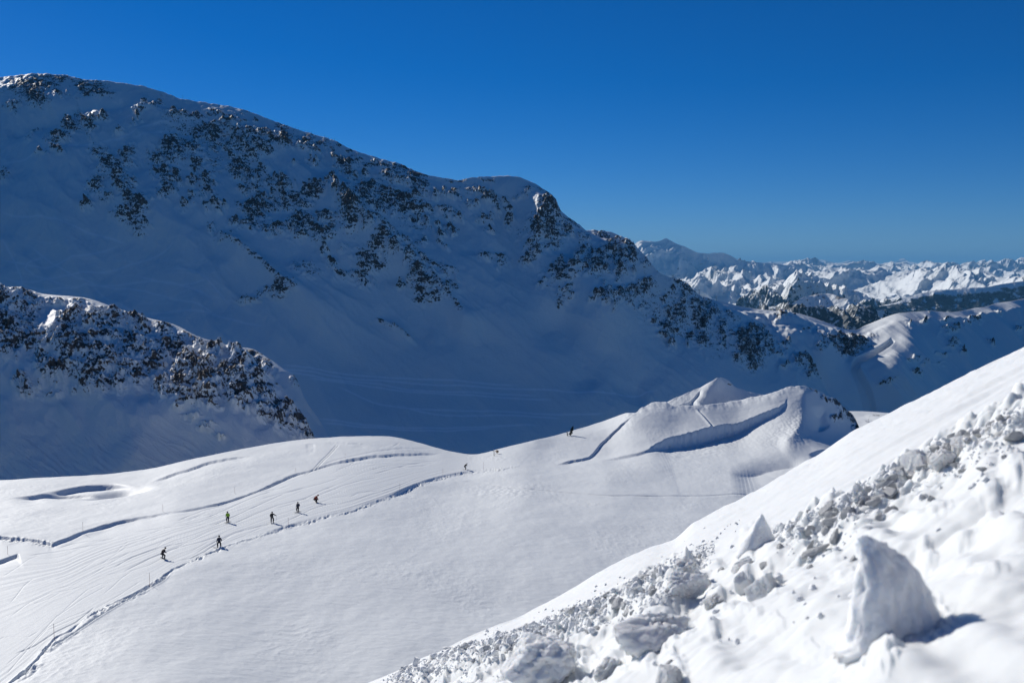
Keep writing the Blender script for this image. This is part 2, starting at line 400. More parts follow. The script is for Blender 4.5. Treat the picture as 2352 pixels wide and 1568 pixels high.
ROCK4V = [(330,750,35,25,.8),(410,740,30,10,.8),(720,870,60,15),(800,870,120,20,1.1),(740,920,80,30),(860,900,90,40,1.2),(960,890,60,30),(840,960,70,25,1.2),(900,930,60,20),(530,840,30,20,.6),(700,900,40,25),
(1430,755,15,12,1.3),(1300,795,12,10,1.1),(1610,830,40,12,.9),(1660,820,20,10),(1750,785,15,10),(1820,730,30,15,.9),(1600,760,20,10),(1940,890,20,20,1.1),
(1950,915,20,12,1.1),(1640,940,35,12,.8),(1725,1000,15,15),(1560,1010,30,10,.7),(1330,1040,40,15,.8),(1365,1155,20,20,1.1),(1430,1080,20,10,.8),(1150,1220,40,12,1),
(1110,1230,20,12),(2140,800,20,20,.8),(2010,680,15,10),(1530,1070,30,10,.6),(620,950,30,20,.7),(1200,660,40,8,1.2),(1480,655,25,7,1.2)]
ROCK5 = [(20,160,30,8),(120,180,60,20),(200,220,90,40),(60,300,70,60),(150,330,90,60),(220,330,50,50),(40,250,40,30),(400,260,45,20),(560,245,60,25),(440,275,20,10),
(80,460,110,70,1.1),(60,560,70,60),(180,540,110,60),(260,520,60,60),(300,620,40,50),(60,640,60,30),(30,420,60,30),(180,420,60,25),(540,390,60,50,1.1),(500,420,60,40),
(700,350,60,30,.9),(800,390,80,50),(700,430,80,30),(640,470,50,20),(740,510,60,50),(440,400,30,20),(840,530,60,30),(470,520,80,60),(440,590,90,50),(560,620,80,70,1.1),
(350,500,25,25),(490,660,80,40),(640,550,60,30),(380,760,80,50),(300,720,40,40),(460,750,100,40,.9),(640,700,40,60),(640,780,80,50,1.1),(700,840,60,40),(590,870,60,30),
(810,840,80,40),(690,880,30,20),(760,640,80,40),(820,690,80,40),(920,770,80,50,1.2),(700,630,60,40),(900,740,40,40),(720,740,80,30),(960,420,60,60,1.1),
(1000,450,50,50,1.2),(1120,400,40,40),(1170,410,40,20),(1150,440,40,50),(950,560,100,50),(1000,610,70,50),(900,600,80,30),(1060,580,40,40),(1040,690,40,25),
(1100,650,50,30),(1110,710,60,20),(1160,530,60,40),(1240,550,50,40),(1200,600,100,50),(1290,640,90,60,1.1),(1340,700,80,50,1.2),(1280,730,80,50),(1420,760,100,60,1.25),
(1440,830,90,70,1.25),(1560,800,60,60,1.1),(1540,850,60,50),(1410,570,50,20),(1560,570,60,50,.9),(1480,640,40,30),(1540,620,20,40),(1330,470,50,30,.8),(1360,500,30,30,.8),
(1660,610,50,40,.9),(1670,670,50,40),(1700,740,60,50,1.2),(1750,640,40,30),(1800,670,60,50,.9),(1860,690,50,30,.9),(1850,760,30,10,.6),(1920,780,30,10,.6),
(1660,840,80,60,1.2),(1700,900,80,60,1.1),(1640,930,60,40),(1680,980,60,40),(1780,830,60,40),(1830,870,60,50),(1750,920,50,50),(1800,790,60,20),(1120,810,40,50),
(1150,890,35,40,1.1),(1260,830,60,40),(1240,890,50,40),(1300,940,60,50),(1370,980,70,40),(1380,920,30,40),(1450,950,60,50,1.2),(1470,1020,50,20),(1400,890,60,40),
(1840,1010,60,40),(1850,1050,30,20,1.2),(1920,1000,60,40),(1940,1060,40,50),(1990,960,50,40),(2030,1000,30,60),(2020,1080,40,40),(2080,1050,40,40),(2130,1100,40,40),
(2160,1170,30,30,1.2),(1900,940,60,40),(2060,790,25,35,.9),(150,820,40,25),(200,880,40,25,1.1),(145,885,15,8),(280,860,12,8),(380,895,50,25,.6),(1250,1030,30,12,.6),(1350,1090,50,14,.6),(1450,1160,40,12,.6),(1530,1200,20,10,.6)]

BACKGROUND = []
# ---------------------------------------------------------------- the big shaded mountain
crestC = [(-500,205),(-250,190),(0,178),(50,172),(75,169),(150,173),(190,183),(250,187),(320,197),(380,214),(420,228),(480,237),(560,252),(620,275),(700,303),(760,320),(800,340),(860,360),
 (920,377),(960,395),(1010,408),(1050,413),(1100,407),(1170,404),(1220,418),(1250,435),(1275,456),(1290,485),(1330,515),(1352,533),(1380,545),(1420,556),(1455,572),(1480,592),(1510,632),(1545,646),
 (1600,675),(1640,690),(1700,716),(1780,758),(1850,800),(1900,850),(1960,885),(1985,905),(2010,950)]
botC = [(-500,1130),(0,1130),(600,1080),(1100,1060),(1500,1010),(1900,1010),(2010,1010)]
ctrlC = [(0,280,1408),(400,300,1398),(800,430,1308),(-450,300,1480),(1170,480,1300),(1000,470,1310),(600,370,1350),(-450,200,1580),(0,178,1500),(400,222,1450),(800,340,1380),(1170,404,1350),(1290,485,1330),(1352,533,1330),(1500,600,1350),(1640,690,1400),(1780,760,1450),(1900,850,1450),(1975,930,1420),
 (-450,450,1340),(0,450,1270),(0,700,1130),(0,1100,960),(-450,1100,1020),(400,450,1255),(400,700,1110),(400,1050,930),(800,600,1180),(800,850,1060),(800,1060,930),(1060,1040,970),(1170,650,1190),(1170,900,1080),(1400,950,1075),(1400,750,1180),
 (1500,800,1230),(1600,880,1205),(1700,900,1235),(1700,800,1310),(1900,920,1400),(1850,930,1320),(1600,1010,1150),(1900,1010,1330)]
dC = Depth(ctrlC)
VX, VY, P, S = patch(crestC, botC, -500, 2010, 2050, 760, dC, 900, 0.75, nb=16)
face = np.clip(S * 14, 0, 1)
rock = np.maximum.reduce([blobs(VX, VY, ROCK1, T1), blobs(VX, VY, ROCK2, T2), blobs(VX, VY, ROCK3, T3), blobs(VX, VY, ROCK4C, T4)])
rock = np.maximum(rock, 0.34 * blobs(VX, VY, [(460,330,60,30),(520,420,50,26),(900,520,70,30),(1020,560,50,26),(1300,560,40,30),(1640,780,90,60),(1750,830,80,40),(1450,640,50,30)], (0, 0, 1.0), 14))
for pts, w, st in (([(505,545),(540,580),(600,620),(640,660),(700,705)], 6, .62), ([(860,735),(900,755),(960,790)], 5, .6), ([(170,270),(210,330),(250,400)], 4, .5),
                   ([(905,555),(960,600),(1020,640),(1060,690)], 7, .62), ([(985,640),(1030,690),(1070,740)], 7, .7), ([(1000,560),(1040,590)], 5, .55)):
    n, r, f = stroke(VX, VY, smooth_line(pts), 15)
    rock = np.maximum(rock, st * np.exp(-(n / w)**2) * f)
wx, wy, wz = P[..., 0], P[..., 1], P[..., 2]
ax = (wx * 0.80 - wz * 0.60); bx = (wx * 0.60 + wz * 0.80)         # along and across the gullies
rel = 16 * fbm(wx / 320, wz / 240, 4, 3) + 8.0 * ridged(bx / 95, ax / 330, 4, 9) + 2.2 * fbm(wx / 38, wz / 42, 4, 5)
smoothzone = sstep(700, 900, VY) * sstep(1500, 1300, VX) + sstep(260, 60, VX) * sstep(560, 700, VY)
rel *= 1 - 0.65 * np.clip(smoothzone, 0, 1)
rel += rock * (3.0 + 5.5 * ridged(wx / 14, wz / 12, 4, 21))
for pts, w, h in (([(760,425),(800,480),(850,545),(905,590),(960,640),(1020,690),(1110,790)], 26, 14), ([(1225,430),(1240,520),(1215,600)], 30, 12), ([(505,545),(560,600),(640,660),(720,710),(775,760)], 22, 8),
                  ([(1290,600),(1360,700),(1470,780)], 34, 10), ([(1480,640),(1600,730),(1760,830)], 26, 9), ([(1000,735),(1010,800)], 18, 9), ([(870,735),(960,790)], 18, 7), ([(340,430),(420,330),(520,290)], 30, -5),
                  ([(1140,430),(1180,520),(1190,640),(1300,800),(1380,900)], 46, -9), ([(0,318),(110,285),(220,250),(330,245)], 16, -9), ([(1330,560),(1310,640)], 16, -8), ([(1240,690),(1420,860),(1500,930)], 50, -10)):
    n, r, f = stroke(VX, VY, smooth_line(pts), 60)
    rel += h * np.exp(-(n / w)**2) * f
fr = face * (1 - 0.0 * S)
nrm = np.array([-0.10, -0.60, 0.79])
P = P + nrm * (rel * fr)[..., None]
P[..., 2] += (1.2 * fbm(wx / 14, wy / 14, 3, 2) + 1.0 * rock * fbm(wx / 5, wy / 5, 2, 6)) * (1 - face) * np.exp(-np.abs(np.minimum(S, 0)) * 3)
trackC = np.zeros(VX.shape)
def trk(lst, pts, w, st, arr, fade=40):
    n, r, f = stroke(VX, VY, smooth_line(pts, 4), fade, 8)
    np.maximum(arr, st * np.exp(-(n / w)**2) * f, out=arr)
for pts in ([(620,845),(700,855),(800,868),(900,872),(1000,884),(1120,893),(1260,902),(1420,912),(1520,915)], [(640,838),(760,855),(860,862),(960,868),(1080,880),(1200,890)], [(700,872),(800,880),(900,892),(1010,905),(1150,918),(1280,925)],
            [(640,850),(750,872),(860,878),(960,895),(1080,905),(1250,915)], [(770,885),(860,925),(950,940),(1100,950),(1250,958),(1400,962)], [(720,958),(800,972),(900,985),(1050,988),(1250,985)], [(730,968),(850,985),(1000,995),(1150,990)],
            [(900,925),(1000,955),(1150,962),(1300,968)], [(0,384),(80,375),(200,360),(290,340),(360,310),(450,295),(520,290)], [(275,308),(340,270),(400,250)], [(300,345),(380,330),(430,308)],
            [(0,500),(120,520),(230,545),(300,560)], [(10,650),(130,640),(300,600),(420,560)], [(0,600),(100,615),(200,590),(280,560)], [(0,690),(150,660),(350,640),(500,700)], [(60,560),(180,640),(330,660),(520,740)],
            [(0,540),(50,640),(40,700)], [(380,620),(460,640),(540,720)], [(0,640),(200,690),(420,720),(620,760)], [(120,580),(60,620),(160,660)], [(300,620),(420,660),(500,655)], [(200,640),(260,690),(420,740)]):
    trk(None, pts, 2.0, 1.0 if pts[0][1] > 830 else .6, trackC)
rng = np.random.RandomState(3)
for k in range(26):
    x = rng.uniform(0, 420); y = rng.uniform(520, 720); pts = [(x, y)]
    for j in range(3):
        x += rng.uniform(30, 90); y += rng.uniform(-18, 22); pts.append((x, y))
    trk(None, pts, 1.0, .3, trackC)
rk = rock.copy()
mC = snow_mat("mountain_snow", [(0.05, 1.2, 5), (0.4, 0.25, 3)], rock=0.46, track=True)
me = grid_mesh("mountain", P, {"rock": rk, "track": trackC}, mC)
tag(link("mountain", me), kind='structure')
PC = P

# ---------------------------------------------------------------- the snowy ridge behind the mountain's shoulder
cr = [(1280,560),(1330,535),(1352,529),(1380,531),(1400,533),(1425,542),(1445,552),(1475,580),(1500,610),(1545,665),(1600,690)]
dS = Depth([(1280,560,1500),(1400,533,1520),(1475,580,1480),(1545,665,1480),(1400,640,1440),(1300,640,1440),(1600,690,1470),(1500,700,1430)])
VX, VY, P, S = patch(cr, lambda x: np.full(len(x), 760.), 1280, 1600, 300, 150, dS, 500, 0.6, nb=10)
wx, wy, wz = P[..., 0], P[..., 1], P[..., 2]
rock = blobs(VX, VY, [(850,550,50,25,.9),(890,580,40,12),(960,570,30,12,.9),(1020,600,40,10,.8)], T3)
rel = 6 * fbm(wx / 90, wz / 70, 4, 13) * np.clip(S * 10, 0, 1) + rock * 4 * ridged(wx / 14, wz / 12, 3, 22)
P = P + np.array([0, -0.5, 0.85]) * rel[..., None]
tag(link("snow_ridge", grid_mesh("snow_ridge", P, {"rock": rock, "track": rock * 0}, mC)), kind='structure')

# ---------------------------------------------------------------- the rocky ridge on the left
crestD = [(-500,720),(-250,680),(0,661),(60,664),(100,675),(190,683),(280,712),(340,730),(400,745),(450,770),(520,795),(560,815),(600,850),(640,888),(680,930),(705,965),(722,1003),(740,1040)]
dD = Depth([(-450,700,560),(0,661,540),(190,683,525),(340,730,515),(520,795,495),(600,850,475),(680,930,455),(722,1003,440),(740,1040,435),
            (-450,900,490),(0,850,470),(200,850,464),(400,900,446),(560,960,430),(0,1100,430),(300,1060,418),(600,1050,412),(-450,1120,450),(150,980,446),(450,1020,424)])
VX, VY, P, S = patch(crestD, [(-500,1160),(0,1160),(400,1110),(740,1075)], -500, 740, 1150, 520, dD, 90, 0.9, nb=14)
wx, wy, wz = P[..., 0], P[..., 1], P[..., 2]
rock = blobs(VX, VY, ROCK5, T5)
rock = 0.80 * rock * np.clip((S + 0.004) * 60, 0, 1)
ax = wx * 0.8 - wz * 0.6; bx = wx * 0.6 + wz * 0.8
face = np.clip(S * 16, 0, 1)
rel = 7 * fbm(wx / 70, wz / 55, 4, 31) + 2.2 * ridged(bx / 26, ax / 70, 4, 33)
low = sstep(0.55, 0.8, S)
rel = rel * (1 - 0.5 * low) + low * 0.28 * ridged((wx * 0.5 + wz * 1.2) / 3.2, (wx - wz * 0.4) / 14, 3, 40)
rel += rock * (1.4 + 3.6 * ridged(wx / 5.5, wz / 5, 4, 35))
P = P + np.array([0.05, -0.55, 0.83]) * (rel * face)[..., None]
mD = snow_mat("ridge_snow", [(0.15, 0.6, 5), (1.2, 0.10, 3)], rock=0.62, track=True)
tag(link("rocky_ridge", grid_mesh("rocky_ridge", P, {"rock": rock, "track": rock * 0}, mD)), kind='structure')
# its lower shoulder behind
cr = [(480,790),(520,795),(560,798),(575,800),(620,825),(655,850),(676,862),(686,880),(700,915),(730,960),(760,1010),(780,1060)]
dS = Depth([(480,790,560),(575,800,570),(676,862,555),(720,960,540),(780,1060,530),(600,900,520),(650,1000,490),(700,1060,480)])
VX, VY, P, S = patch(cr, lambda x: np.full(len(x), 1080.), 480, 780, 300, 260, dS, 70, 0.9, nb=10)
wx, wy, wz = P[..., 0], P[..., 1], P[..., 2]
rock = blobs(VX, VY, [(1660,600,40,30,.9),(1750,620,40,30),(1800,670,60,50,.9),(1860,690,50,30,.9),(1880,770,30,12,.7),(1920,840,40,12,.6),(2060,790,25,35,1)], T5)
rel = 3.5 * fbm(wx / 40, wz / 34, 4, 43) + rock * 2.5 * ridged(wx / 6, wz / 5, 3, 22)
P = P + np.array([0.05, -0.55, 0.83]) * (rel * np.clip(S * 12, 0, 1))[..., None]
tag(link("ridge_shoulder", grid_mesh("ridge_shoulder", P, {"rock": rock, "track": rock * 0}, mD)), kind='structure')

# ---------------------------------------------------------------- the saddle, the knolls and the right-hand ridge
crestV = [(1480,700),(1640,690),(1700,703),(1760,712),(1800,715),(1830,719),(1860,727),(1900,741),(1945,756),(1966,757),(1985,748),(2010,738),(2040,726),(2060,720),(2100,716),(2140,714),(2180,717),(2215,713),(2240,707),(2262,705),(2290,696),(2320,692),(2352,686),(2450,676),(2600,650),(2850,600)]
dV = Depth([(1480,700,1500),(1640,690,1520),(1760,712,1535),(1860,727,1545),(1950,757,1535),(1985,748,1560),(2060,720,1560),(2180,717,1600),(2352,686,1670),(2600,650,1800),(2850,600,1950),
            (1640,780,1430),(1800,790,1425),(1900,800,1425),(1850,880,1400),(1960,820,1440),(2010,830,1425),(2100,830,1435),(2180,850,1470),(2352,850,1530),(2600,850,1640),(2850,850,1750),
            (1960,880,1400),(2000,940,1385),(2100,930,1395),(2200,940,1410),(1990,1000,1370),(2300,1000,1440),(2600,1000,1500),(2850,1000,1600)])
VX, VY, P, S = patch(crestV, lambda x: np.full(len(x), 1010.), 1480, 2850, 1150, 380, dV, 900, 0.6, nb=12)
wx, wy, wz = P[..., 0], P[..., 1], P[..., 2]
rock = blobs(VX, VY, ROCK4V, T4)
er = sstep(1990, 2080, VX)
face = np.clip(S * 12, 0, 1)
rel = (16 * fbm(wx / 150, wy / 110, 4, 51) + 2.5 * fbm(wx / 50, wz / 60, 3, 58)) * (1 - er) + er * (6 * fbm(wx / 120, wz / 160, 4, 53) + 6 * ridged(wx / 60 + wz / 90, wz / 260, 4, 55))
rel += 7 * blobs(VX, VY, [(1830,760,60,22),(1740,735,40,14),(1900,770,40,14)], (0, 0, 1 / 0.9408))
rel += rock * (3 + 5 * ridged(wx / 12, wz / 10, 3, 56))
road = [(2052,778),(2040,790),(2005,810),(1972,826),(1966,845),(1978,875),(1990,905),(1998,945),(2006,1000)]
n, r, f = stroke(VX, VY, smooth_line(road), 12)
n = n.copy()
dist = np.abs(n); wroad = 5 + 7 * sstep(780, 900, VY)
cut = (1 - sstep(wroad * .9, wroad * 1.35, dist)) * f
rel = rel * (1 - np.exp(-(dist / 22)**2)) - 13 * cut + 0.5 * np.exp(-((dist - wroad * 1.9) / 5)**2) * f
P = P + np.array([0, -0.5, 0.85]) * (rel * face)[..., None]
mV = snow_mat("saddle_snow", [(0.05, 0.8, 5), (0.3, 0.25, 3)], rock=0.46, track=True)
tag(link("far_ridge", grid_mesh("far_ridge", P, {"rock": rock, "track": rock * 0}, mV)), kind='structure')
# small sunlit valley floor seen between the mounds and the near slope
cr = [(1900,944),(1975,944),(2000,945),(2040,948),(2150,952),(2300,955)]
dS = Depth([(1900,944,820),(2040,948,830),(2300,955,850),(1900,1010,640),(2100,1010,640),(2300,1010,660)])
VX, VY, P, S = patch(cr, lambda x: np.full(len(x), 1030.), 1900, 2300, 260, 80, dS, 240, 0.5, nb=8)
wx, wy = P[..., 0], P[..., 1]
P[..., 2] += 2.0 * fbm(wx / 45, wy / 50, 4, 61) * np.clip(S * 8, 0, 1)
rock = blobs(VX, VY, [(1070,1452,40,6,.9),(1000,1500,12,14,.8),(1030,1480,8,8,.8)], T4)
tag(link("valley_floor", grid_mesh("valley_floor", P, {"rock": rock, "track": rock * 0}, mD)), kind='structure')

# ---------------------------------------------------------------- distant ranges
def far_range(name, crest, bottom, x0, x1, dk, amp, scale, seed, wood=None, db=None, rows=120, step=1.3, rockiness=0.12, jag=1.0):
    d1 = dk; d0 = db if db else dk * 0.72
    cr_ = sorted(crest); xm = (x0 + x1) / 2
    f0 = curve(crest, np.array([x0, xm, x1], float))
    ctrl = [(x0, f0[0], d1), (xm, f0[1], d1), (x1, f0[2], d1), (x0, bottom, d0), (xm, bottom, d0), (x1, bottom, d0)]
    nx = int((x1 - x0) / step)
    VX, VY, P, S = patch(crest, lambda x: np.full(len(x), float(bottom)), x0, x1, nx, rows, Depth(ctrl, 1e-3), dk * 0.25, 0.6, nb=10)
    wx, wy, wz = P[..., 0].copy(), P[..., 1].copy(), P[..., 2].copy()
    sc = scale
    r = ridged(wx / sc + 0.3 * fbm(wx / sc, wy / sc / 2, 2, seed + 9), wy / sc / 1.2, 6, seed, 0.55) - 1.0
    r2 = ridged(wx / (sc * 0.16), wz / (sc * 0.2) + wy / sc, 4, seed + 4) - 1.0
    fr = 0.15 * jag + 0.85 * np.clip(S * 5, 0, 1)
    P[..., 1] -= 0.7 * amp * r * np.clip(S * 5, 0, 1)
    P[..., 2] += (amp * r * 0.45 + 0.2 * amp * r2) * np.where(S > 0, fr, 0.15 * jag)
    g = np.clip(1 - np.abs(r2), 0, 1)
    rock = rockiness * (0.2 + 0.6 * ridged(wx / (sc * 0.3), wz / (sc * 0.3), 3, seed + 7) - 0.4)
    w = np.zeros(VX.shape)
    if wood is not None: w = wood(VX, VY, S)
    m = snow_mat(name + "_snow", [(14.0 / sc, 0.02 * sc, 5)], rock=30.0 / sc, forest=26.0 / sc)
    tag(link(name, grid_mesh(name, P, {"rock": rock, "wood": w, "track": rock * 0}, m)), kind='structure')

far_range("distant_range", [(1690,606),(1800,601),(1850,604),(1868,599),(1890,596),(1905,601),(1925,604),(1948,600),(1975,603),(1985,600),(2010,603),(2025,606),(2040,602),(2060,600),(2068,595),(2076,593),(2086,600),(2105,603),(2120,608),(2150,609),(2165,606),(2180,610),(2210,611),(2240,609),(2300,606),(2352,604),(2700,606)],
          640, 1690, 2700, 52000, 500, 4200, 71, db=44000, rows=50, step=1.0, rockiness=0.5, jag=0.5)
far_range("blue_peak", [(1400,590),(1440,575),(1452,566),(1465,558),(1475,555),(1500,556),(1515,553),(1523,550),(1530,547),(1538,551),(1560,561),(1575,566),(1600,577),(1625,581),(1645,579),(1660,579),(1680,586),(1700,596),(1730,602),(1760,604),(1800,608),(1850,614)],
          700, 1400, 1850, 15500, 260, 1500, 75, db=14650, rows=240, rockiness=0.35)
far_range("far_range", [(1650,606),(1700,602),(1760,606),(1800,606),(1830,603),(1850,607),(1870,604),(1885,608),(1930,610),(1960,607),(1990,605),(2010,608),(2040,603),(2052,605),(2075,604),(2100,611),(2130,609),(2160,615),(2200,612),(2225,607),(2240,606),(2255,600),(2265,604),(2280,606),(2300,603),(2320,607),(2335,600),(2352,599),(2420,603),(2560,595),(2700,600)],
          650, 1650, 2700, 26000, 500, 2800, 79, db=19000, rows=90, step=1.1)
far_range("white_plateau", [(1560,652),(1620,632),(1640,618),(1655,606),(1668,603),(1700,606),(1725,616),(1760,614),(1800,607),(1830,606),(1860,616),(1880,622),(1905,615),(1930,613),(1960,622),(1985,628),(2010,622),(2050,632),(2090,626),(2140,622),(2180,620),(2215,622),(2250,622),(2300,636),(2330,640),(2352,632),(2500,620),(2700,620)],
          725, 1560, 2700, 15000, 520, 2300, 83, db=9500, rows=200,
          wood=lambda x, y, s: 0.55 * sstep(680, 706, y + 10 * np.sin(x / 60)) * sstep(1950, 2050, x))
far_range("craggy_massif", [(1560,665),(1600,660),(1640,700),(1690,695),(1720,680),(1740,668),(1765,652),(1790,644),(1820,642),(1850,640),(1875,646),(1900,656),(1930,658),(1950,664),(1985,680),(2030,700),(2080,716),(2130,730)],
          760, 1690, 2130, 8200, 330, 800, 87, db=7300, rows=170, rockiness=0.4,
          wood=lambda x, y, s: 0.55 * sstep(676, 705, y))
far_range("wooded_slope", [(1980,716),(2020,705),(2060,694),(2090,682),(2120,672),(2150,667),(2200,662),(2260,659),(2300,652),(2352,645),(2420,640),(2560,640),(2700,630)],
          760, 1980, 2700, 7500, 120, 1500, 91, db=7080, rows=110,
          wood=lambda x, y, s: 0.5 * sstep(0.02, 0.14, s) + 0.14)
far_range("wooded_hill", [(1740,712),(1800,700),(1830,688),(1850,680),(1875,675),(1900,672),(1930,680),(1960,690),(2000,704),(2040,713),(2090,722),(2150,730)],
          790, 1740, 2150, 4600, 170, 620, 95, db=4120, rows=120, rockiness=0.4,
          wood=lambda x, y, s: 0.28 + 0.35 * sstep(690, 735, y))
# the land between, far below
me = bpy.data.meshes.new("valley_bottom")
X = np.linspace(-60000, 60000, 120); Y = np.linspace(3200, 90000, 120)
gx, gy = np.meshgrid(X, Y)
gz = -330 - 300 * sstep(2500, 9000, gy) + 60 * fbm(gx / 4000, gy / 4000, 4, 99)
tag(link("valley_bottom", grid_mesh("valley_bottom", np.stack([gx, gy, gz], -1)[::-1], {"wood": gx * 0 + 0.6, "rock": gx * 0, "track": gx * 0}, snow_mat("valley_bottom_snow", [(0.01, 5, 5)], forest=0.01))), kind='structure')

# ================================================================== the sunlit snowfield with the ski run
crestG = [(-500,1130),(-250,1112),(0,1102),(90,1097),(220,1090),(330,1078),(450,1052),(560,1030),(640,1016),(700,1008),(760,1004),(800,1002),(860,1001),(895,1002),(920,1006),(950,1013),(1000,1027),(1040,1037),(1070,1042),(1088,1043),(1110,1040),(1140,1032),(1180,1022),(1230,1010),(1270,1001),(1300,993),
 (1330,984),(1370,972),(1410,958),(1447,947),(1459,947),(1469,940),(1483,932),(1500,924),(1526,923),(1545,931),(1579,932),(1627,929),(1687,920),(1747,908),(1785,898),(1819,887),(1843,887),(1877,898),(1903,910),(1927,924),(1946,943),(1963,960),(1973,982),(1990,1010),(2050,1040),(2400,1060),(2800,1060)]
def dpl(vx, vy, z0=35.0, g=0.06):
    return z0 / (-(slopes(vx, vy)[1]) - g)
ctrlG = [(x, y, float(dpl(x, y))) for x, y in ((-450,1568),(0,1568),(400,1568),(-450,1350),(0,1400),(400,1400),(0,1250),(400,1250),(700,1200),(400,1150),(800,1120),(700,1090))] + [(1000,1095,248)]
def dbowl(vx, vy, g=0.065):
    X, Z = slopes(vx, vy)
    return float((35 + 74.6 * g) / (-Z - 0.06 - g * X + 0.21 * g))
ctrlG += [(x, y, dbowl(x, y)) for x, y in ((640,1568),(900,1568),(1250,1568),(800,1380),(1100,1400),(1000,1250),(1300,1400),(1600,1500),(1400,1250),(1600,1150),(1700,1100),(1200,1130),(1400,1100),(2000,1300),(2600,1300),(2000,1568),(2700,1568))]
ctrlG += [(-450,1130,235),(0,1102,238),(330,1078,262),(560,1030,292),(860,1001,322),(1000,1027,315),(1088,1043,308),
          (1250,1050,298),(1230,1010,322),(1300,993,345),(1400,1045,308),(1447,947,352),(1526,923,365),(1627,929,366),(1747,908,372),(1843,887,378),(1903,910,392),(1946,943,404),(1973,982,418),
          (1700,1010,335),(1550,1010,328),(1840,985,345),(1900,980,362),(1940,990,378),(1850,1060,300),(2000,1100,278),(2400,1060,300),(2700,1060,320),(1780,1040,310)]
dG = Depth(ctrlG, 1.5e-3)
VX, VY, P, S = patch(crestG, [(-500,1760),(0,1700),(2800,1640)], -500, 2800, 2500, 600, dG, 45, 0.8, nb=10, L0=20)
wx, wy = P[..., 0].copy(), P[..., 1].copy()
front = np.clip(S * 30, 0, 1)
run_up = [(-200,1215),(-60,1234),(0,1237),(60,1240),(126,1248),(190,1227),(260,1205),(340,1187),(430,1169),(480,1158),(520,1147),(560,1134),(600,1119),(650,1098),(700,1080),(760,1062),(830,1049),(900,1043),(960,1042),(1020,1040)]
bank1 = [(-200,1222),(-60,1234),(0,1236),(40,1238),(80,1241),(112,1246),(126,1247),(190,1223),(260,1201),(340,1184),(430,1167),(480,1156),(520,1145),(560,1131),(600,1116),(650,1095),(700,1077),(760,1059),(830,1047),(900,1042),(960,1041),(1020,1040)]
bank2 = [(-200,1222),(-60,1234),(0,1236),(40,1238),(80,1241),(135,1249)]
bank3 = [(-200,1345),(-80,1308),(0,1284),(44,1268)]
edge = [(-60,1640),(0,1592),(30,1566),(70,1530),(105,1490),(125,1470),(160,1452),(230,1408),(300,1372),(370,1332),(400,1312),(440,1294),(500,1264),(540,1248),(580,1235),(640,1215),(720,1192),(800,1172),(850,1155),(900,1136),(960,1110),(1010,1095),(1080,1082),(1150,1077),(1190,1068),(1205,1055)]
rough = fbm(wx / 0.55, wy / 1.6, 3, 12)
dz = np.zeros(VX.shape)
clod = np.zeros(VX.shape)
def bank(pts, H, w, L, fade=20, lip=0.15, ragged=0.0, smooth=True, vary=None):
    global dz
    n, r, f = stroke(VX, VY, smooth_line(pts) if smooth else pts, fade, 5 * L + w + 5)
    n = n + ragged * w * perlin(wx / 1.3, wy / 3.0, 5) + ragged * w * 0.8 * perlin(wx / 4.1, wy / 9.0, 6)
    prof = -H * sstep(0, w, n) * np.exp(-np.maximum(n - w, 0) / L) + lip * H * np.exp(-np.maximum(-n, 0) / (L * 0.5)) * (1 - sstep(0, w, n))
    prof = prof * sstep(5 * L + w, 3 * L + w, np.abs(n))
    if vary is not None: prof = prof * vary(r)
    dz = dz + prof * f
    return n, r, f
hv = 0.75 + 0.5 * perlin(wx / 22, wy / 40, 8)
n1, r1, f1 = bank(bank1, 0.52, 2.2, 16, fade=50, lip=0.1, ragged=0.4, vary=lambda r: np.clip(.95 + .35 * perlin(r / 47, r * 0 + .3, 3) - .75 * np.exp(-((r - 600) / 70)**2), .12, 1.3))
n2, r2_, f2 = stroke(VX, VY, bank2, 14, 20)
n3, r3, f3 = bank(bank3, 0.5, 3.0, 10, fade=10, lip=0.05, ragged=0.2)
ne, re_, fe = bank(edge, 0.17, 2.2, 8, fade=40, lip=0.2, ragged=1.3, vary=lambda r: np.clip(.8 + .8 * perlin(r / 31, r * 0 + .7, 5), .1, 1.5))
wdt = 3 + 9 * sstep(1200, 1560, VY)
clod += np.exp(-((ne - wdt * 0.55) / wdt)**2) * fe
clod += 0.8 * np.exp(-((n2 - 3) / 4)**2) * f2
f1_, f2_ = cells(wx / 0.5, wy / 0.9, 3)
dz += clod * (0.26 * (0.5 - f1_) + 0.20 * rough) * np.clip(0.6 + 1.6 * perlin(wx / 2.7, wy / 5, 71), .25, 1.3)
n, r, f = stroke(VX, VY, smooth_line([(110,1492),(135,1480),(200,1440),(260,1405),(320,1368),(350,1352),(372,1340),(392,1322)]), 18)
dz += -0.30 * np.exp(-(n / 1.7)**2) * f + 0.10 * np.exp(-((n - 3.2) / 1.6)**2) * f
n, r, f = stroke(VX, VY, smooth_line([(1060,1103),(1100,1106),(1150,1112),(1250,1125),(1310,1132),(1370,1136),(1430,1138),(1500,1138),(1620,1134),(1740,1130),(1900,1120)]), 18)
dz += -0.22 * np.exp(-(n / 1.1)**2) * f
for o in (0, 5):
    n, r, f = stroke(VX, VY, smooth_line([(698 + o,1089),(715 + o,1075),(740 + o,1052),(775 + o,1021)]), 6)
    dz += -0.22 * np.exp(-(n / 0.8)**2) * f
for pts in ([(740,1062),(790,1048),(880,1035),(1000,1030)], [(800,1068),(815,1056),(840,1050),(900,1044)], [(900,1030),(915,1020),(918,1015)]):
    n, r, f = stroke(VX, VY, smooth_line(pts), 12); dz += -0.16 * np.exp(-(n / 1.0)**2) * f
